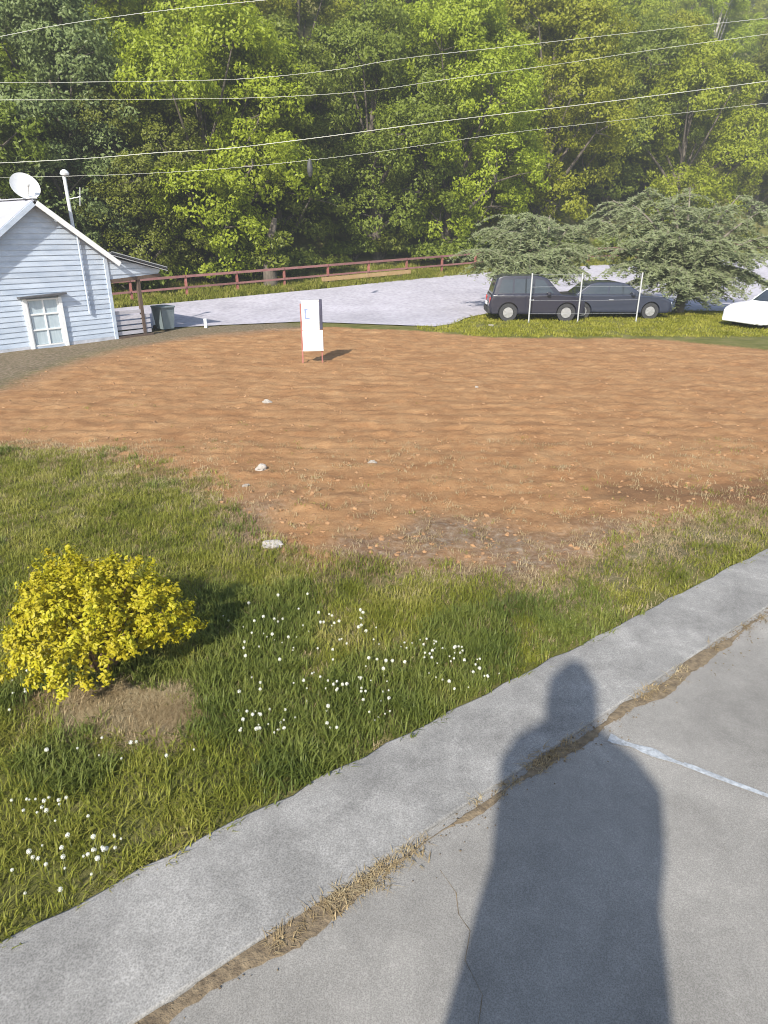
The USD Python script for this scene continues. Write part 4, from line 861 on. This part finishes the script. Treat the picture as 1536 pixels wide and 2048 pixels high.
# lawn by the parked cars and at the foot of the road
x, y, r = cand(14000, (850, 1800), (585, 690), 45); ok = (y > 23.2) & (y < 37) & ~shapely.contains_xy(PALE, x, y) & (inside(SOIL, x, y, .3) < .4); x, y = x[ok], y[ok]
zf = np.where(y < FY1, near_z(x, np.minimum(y, FY1)), terrain(x, y))
scatter('lawn_grass', 'sunny yellow green lawn around the parked cars', 'grass', [clump(80 + s, 20, .13, .24, .022, .9) for s in range(4)], M['lawn'], np.stack([x, y, zf], 1), r, .6, 1.1)
r = np.random.RandomState(46); s_ = r.uniform(-8, 60, 9000); t_ = np.where(r.uniform(0, 1, 9000) < .45, r.uniform(-1.5, -.1, 9000), r.uniform(.1, 5, 9000)); x = RAIL0[0] + RD[0] * s_ + RN[0] * t_; y = RAIL0[1] + RD[1] * s_ + RN[1] * t_
scatter('bank_grass', 'rough grass and weeds on the bank along the red railing', 'grass', [clump(90 + s, 20, .28, .26, .03, .7) for s in range(4)], M['grass'], np.stack([x, y, terrain(x, y)], 1), r, .5, 1.2)

# ------------------------------------------------------------------ dandelion clocks
def dandelion(loc, seed, label, group, s):
    r = np.random.RandomState(seed); t = thing('dandelion', label, 'flower', loc, 0, group, s)
    obj('stem', tube([(0, 0, -.02), (.01, 0, .10), (.014, .006, .20)], [.0035, .003, .0025], 5), M['stem'], t)
    d = r.normal(0, 1, (70, 3)); d /= np.linalg.norm(d, axis=1, keepdims=True); c = np.array([.014, .006, .215])
    core = trimesh.creation.icosphere(1, .011); core.apply_translation(c)
    v = [core.vertices]; f = [core.faces]; n = len(core.vertices)
    for q in d:
        s1 = np.cross(q, [.3, .5, .8]); s1 /= np.linalg.norm(s1); s2 = np.cross(q, s1)
        v.append(np.array([c + q * .019, c + q * .023 + s1 * .006, c + q * .024 - s1 * .003 + s2 * .005, c + q * .024 - s1 * .003 - s2 * .005])); f.append(np.array([[0, 1, 2], [0, 2, 3], [0, 3, 1], [1, 3, 2]]) + n); n += 4
    obj('seed_head', trimesh.Trimesh(np.vstack(v), np.vstack(f), process=False), M['puff'], t)
    return t
spots = []
r = np.random.RandomState(5)
def sprinkle(n, poly, lab, grp):
    P = Polygon(poly); x0, y0, x1, y1 = P.bounds; k = 0
    hot = [(r.uniform(x0, x1), r.uniform(y0, y1)) for _ in range(max(3, n // 6))]
    while k < n:
        px, py = r.uniform(x0, x1), r.uniform(y0, y1)
        if r.uniform() < .6: c_ = hot[r.randint(len(hot))]; px, py = c_[0] + r.normal(0, 26), c_[1] + r.normal(0, 17)
        if P.contains(shapely.Point(px, py)): spots.append((px, py, lab, grp)); k += 1
sprinkle(135, [(420, 1200), (620, 1180), (820, 1260), (900, 1350), (760, 1440), (640, 1480), (470, 1460), (480, 1300)], 'white dandelion seed head in the grass right of the yellow bush', 'dandelion clocks right of the yellow bush')
sprinkle(42, [(800, 1250), (960, 1300), (1010, 1340), (930, 1390), (820, 1330)], 'white dandelion seed head close to the upper pavement edge', 'dandelion clocks by the upper pavement edge')
sprinkle(42, [(10, 1560), (130, 1580), (250, 1640), (240, 1720), (110, 1830), (20, 1760)], 'white dandelion seed head in the grass at lower left by the pavement', 'dandelion clocks at lower left')
sprinkle(14, [(0, 1220), (40, 1230), (60, 1380), (10, 1420)], 'white dandelion seed head left of the yellow bush', 'dandelion clocks left of the yellow bush')
sprinkle(9, [(40, 1440), (400, 1490), (390, 1530), (60, 1500)], 'white dandelion seed head below the dead grass under the bush', 'dandelion clocks below the dead grass')
first = None
for i, (px, py, lab, grp) in enumerate(spots):
    q = G(px, py, .11); q[2] = float(near_z(np.array([q[0]]), np.array([q[1]]))[0])
    s = .26 + .34 * r.uniform() ** 1.4
    if side(q[0], q[1]) > -.05: continue
    if first is None: first = dandelion(q, 3, lab, grp, s)
    else: dup(first, lab, q, r.uniform(0, 6.28), s, grp)

# ------------------------------------------------------------------ yellow bush
bc = G(205, 1360); bc = np.array([bc[0] - .03, bc[1] + .10, 0.0])
bush = thing('yellow_bush', 'golden yellow leafed bush at the left in the verge', 'bush', (bc[0], bc[1], .02))
r = np.random.RandomState(8)
for i in range(14):
    a = r.uniform(0, 6.28); e = np.array([math.cos(a) * r.uniform(.2, .55), math.sin(a) * r.uniform(.2, .5), r.uniform(.35, .75)])
    obj('stem', tube([(.05 * math.cos(a), .05 * math.sin(a), -.05), e * [.4, .4, .5], e], [.014, .011, .005], 5), M['twig'], bush)
def bush_pts(n, q0, q1):
    a = r.uniform(0, 2 * np.pi, n); v = r.uniform(-.25, 1, n); rad = np.sqrt(np.clip(1 - np.clip(v, 0, 1) ** 2, .02, 1)); k = r.uniform(q0, q1, n) * (1 + .13 * np.sin(3 * a + 1) + .10 * np.sin(7 * a + 5 * v))
    p = np.stack([np.cos(a) * rad * .62 * k, np.sin(a) * rad * .55 * k, .40 + v * .50 * k], 1); o = p - [0, 0, .3]; return p, o / np.linalg.norm(o, axis=1, keepdims=True)
P, O = bush_pts(290, .80, 1.06)
for p, o in zip(P, O):
    n = 56; d = r.normal(0, 1, (n, 3)); d /= np.linalg.norm(d, axis=1, keepdims=True)
    obj('leaf_cluster', leaves(p + d * r.uniform(.0, .06, (n, 1)) + o * r.uniform(-.03, .05, (n, 1)), o + .8 * d, .034, r, .35, .7, .6, .3), M['leaf_y'], bush)
P, O = bush_pts(3800, .4, .95)
tag(obj('inner_leaves', leaves(P, O, .04, r, .3, .8, .62), M['leaf_y'], bush), kind='stuff')

# ------------------------------------------------------------------ camera mast behind the viewpoint (its shadow falls on the road)
C = np.array([-.14, -.42])
mast = thing('camera_mast', 'tall dark camera mast behind the viewpoint whose shadow falls on the road', 'camera mast', (C[0], C[1], 0), -SHADOW_AZ)
SH = lambda z: .13 * float(ss(3.3, 2.5, z))
def loft(secs):
    parts = [m3.Manifold.batch_hull([m3.Manifold.cylinder(.01, w1 / 2, w1 / 2, 24).scale([1, d1, 1]).translate([SH(z1), 0, z1]), m3.Manifold.cylinder(.01, w2 / 2, w2 / 2, 24).scale([1, d2, 1]).translate([SH(z2), 0, z2 - .01])]) for (z1, w1, d1), (z2, w2, d2) in zip(secs[:-1], secs[1:])]
    return tm(m3.Manifold.batch_boolean(parts, m3.OpType.Add))
obj('base', loft([(0, 1.02, .5), (1.2, 1.02, .5), (1.75, .94, .5), (1.95, .92, .5)]), M['mast'], mast, smooth=40)
obj('housing', loft([(1.952, .92, .5), (2.15, .88, .5), (2.40, .96, .5), (2.70, 1.0, .5), (2.84, .84, .5), (2.98, .50, .6), (3.02, .40, .6)]), M['mast'], mast, smooth=40)
obj('camera_head', loft([(3.022, .34, 1), (3.15, .38, 1), (3.36, .36, 1), (3.54, .16, 1)]), M['mast'], mast, smooth=40)

# ------------------------------------------------------------------ air
hz = usdkit.material(stage, LK + 'haze', {'v': ('principled_volume', {'color': (0.84, 0.87, 0.90), 'density': 0.0010, 'anisotropy': 0.2})}, [], volume='v.volume')
tag(obj('haze', box((-152, -62, -1.6), (152, 192, 80)), hz), 'thin bluish summer haze over the hillside', 'haze', kind='stuff')
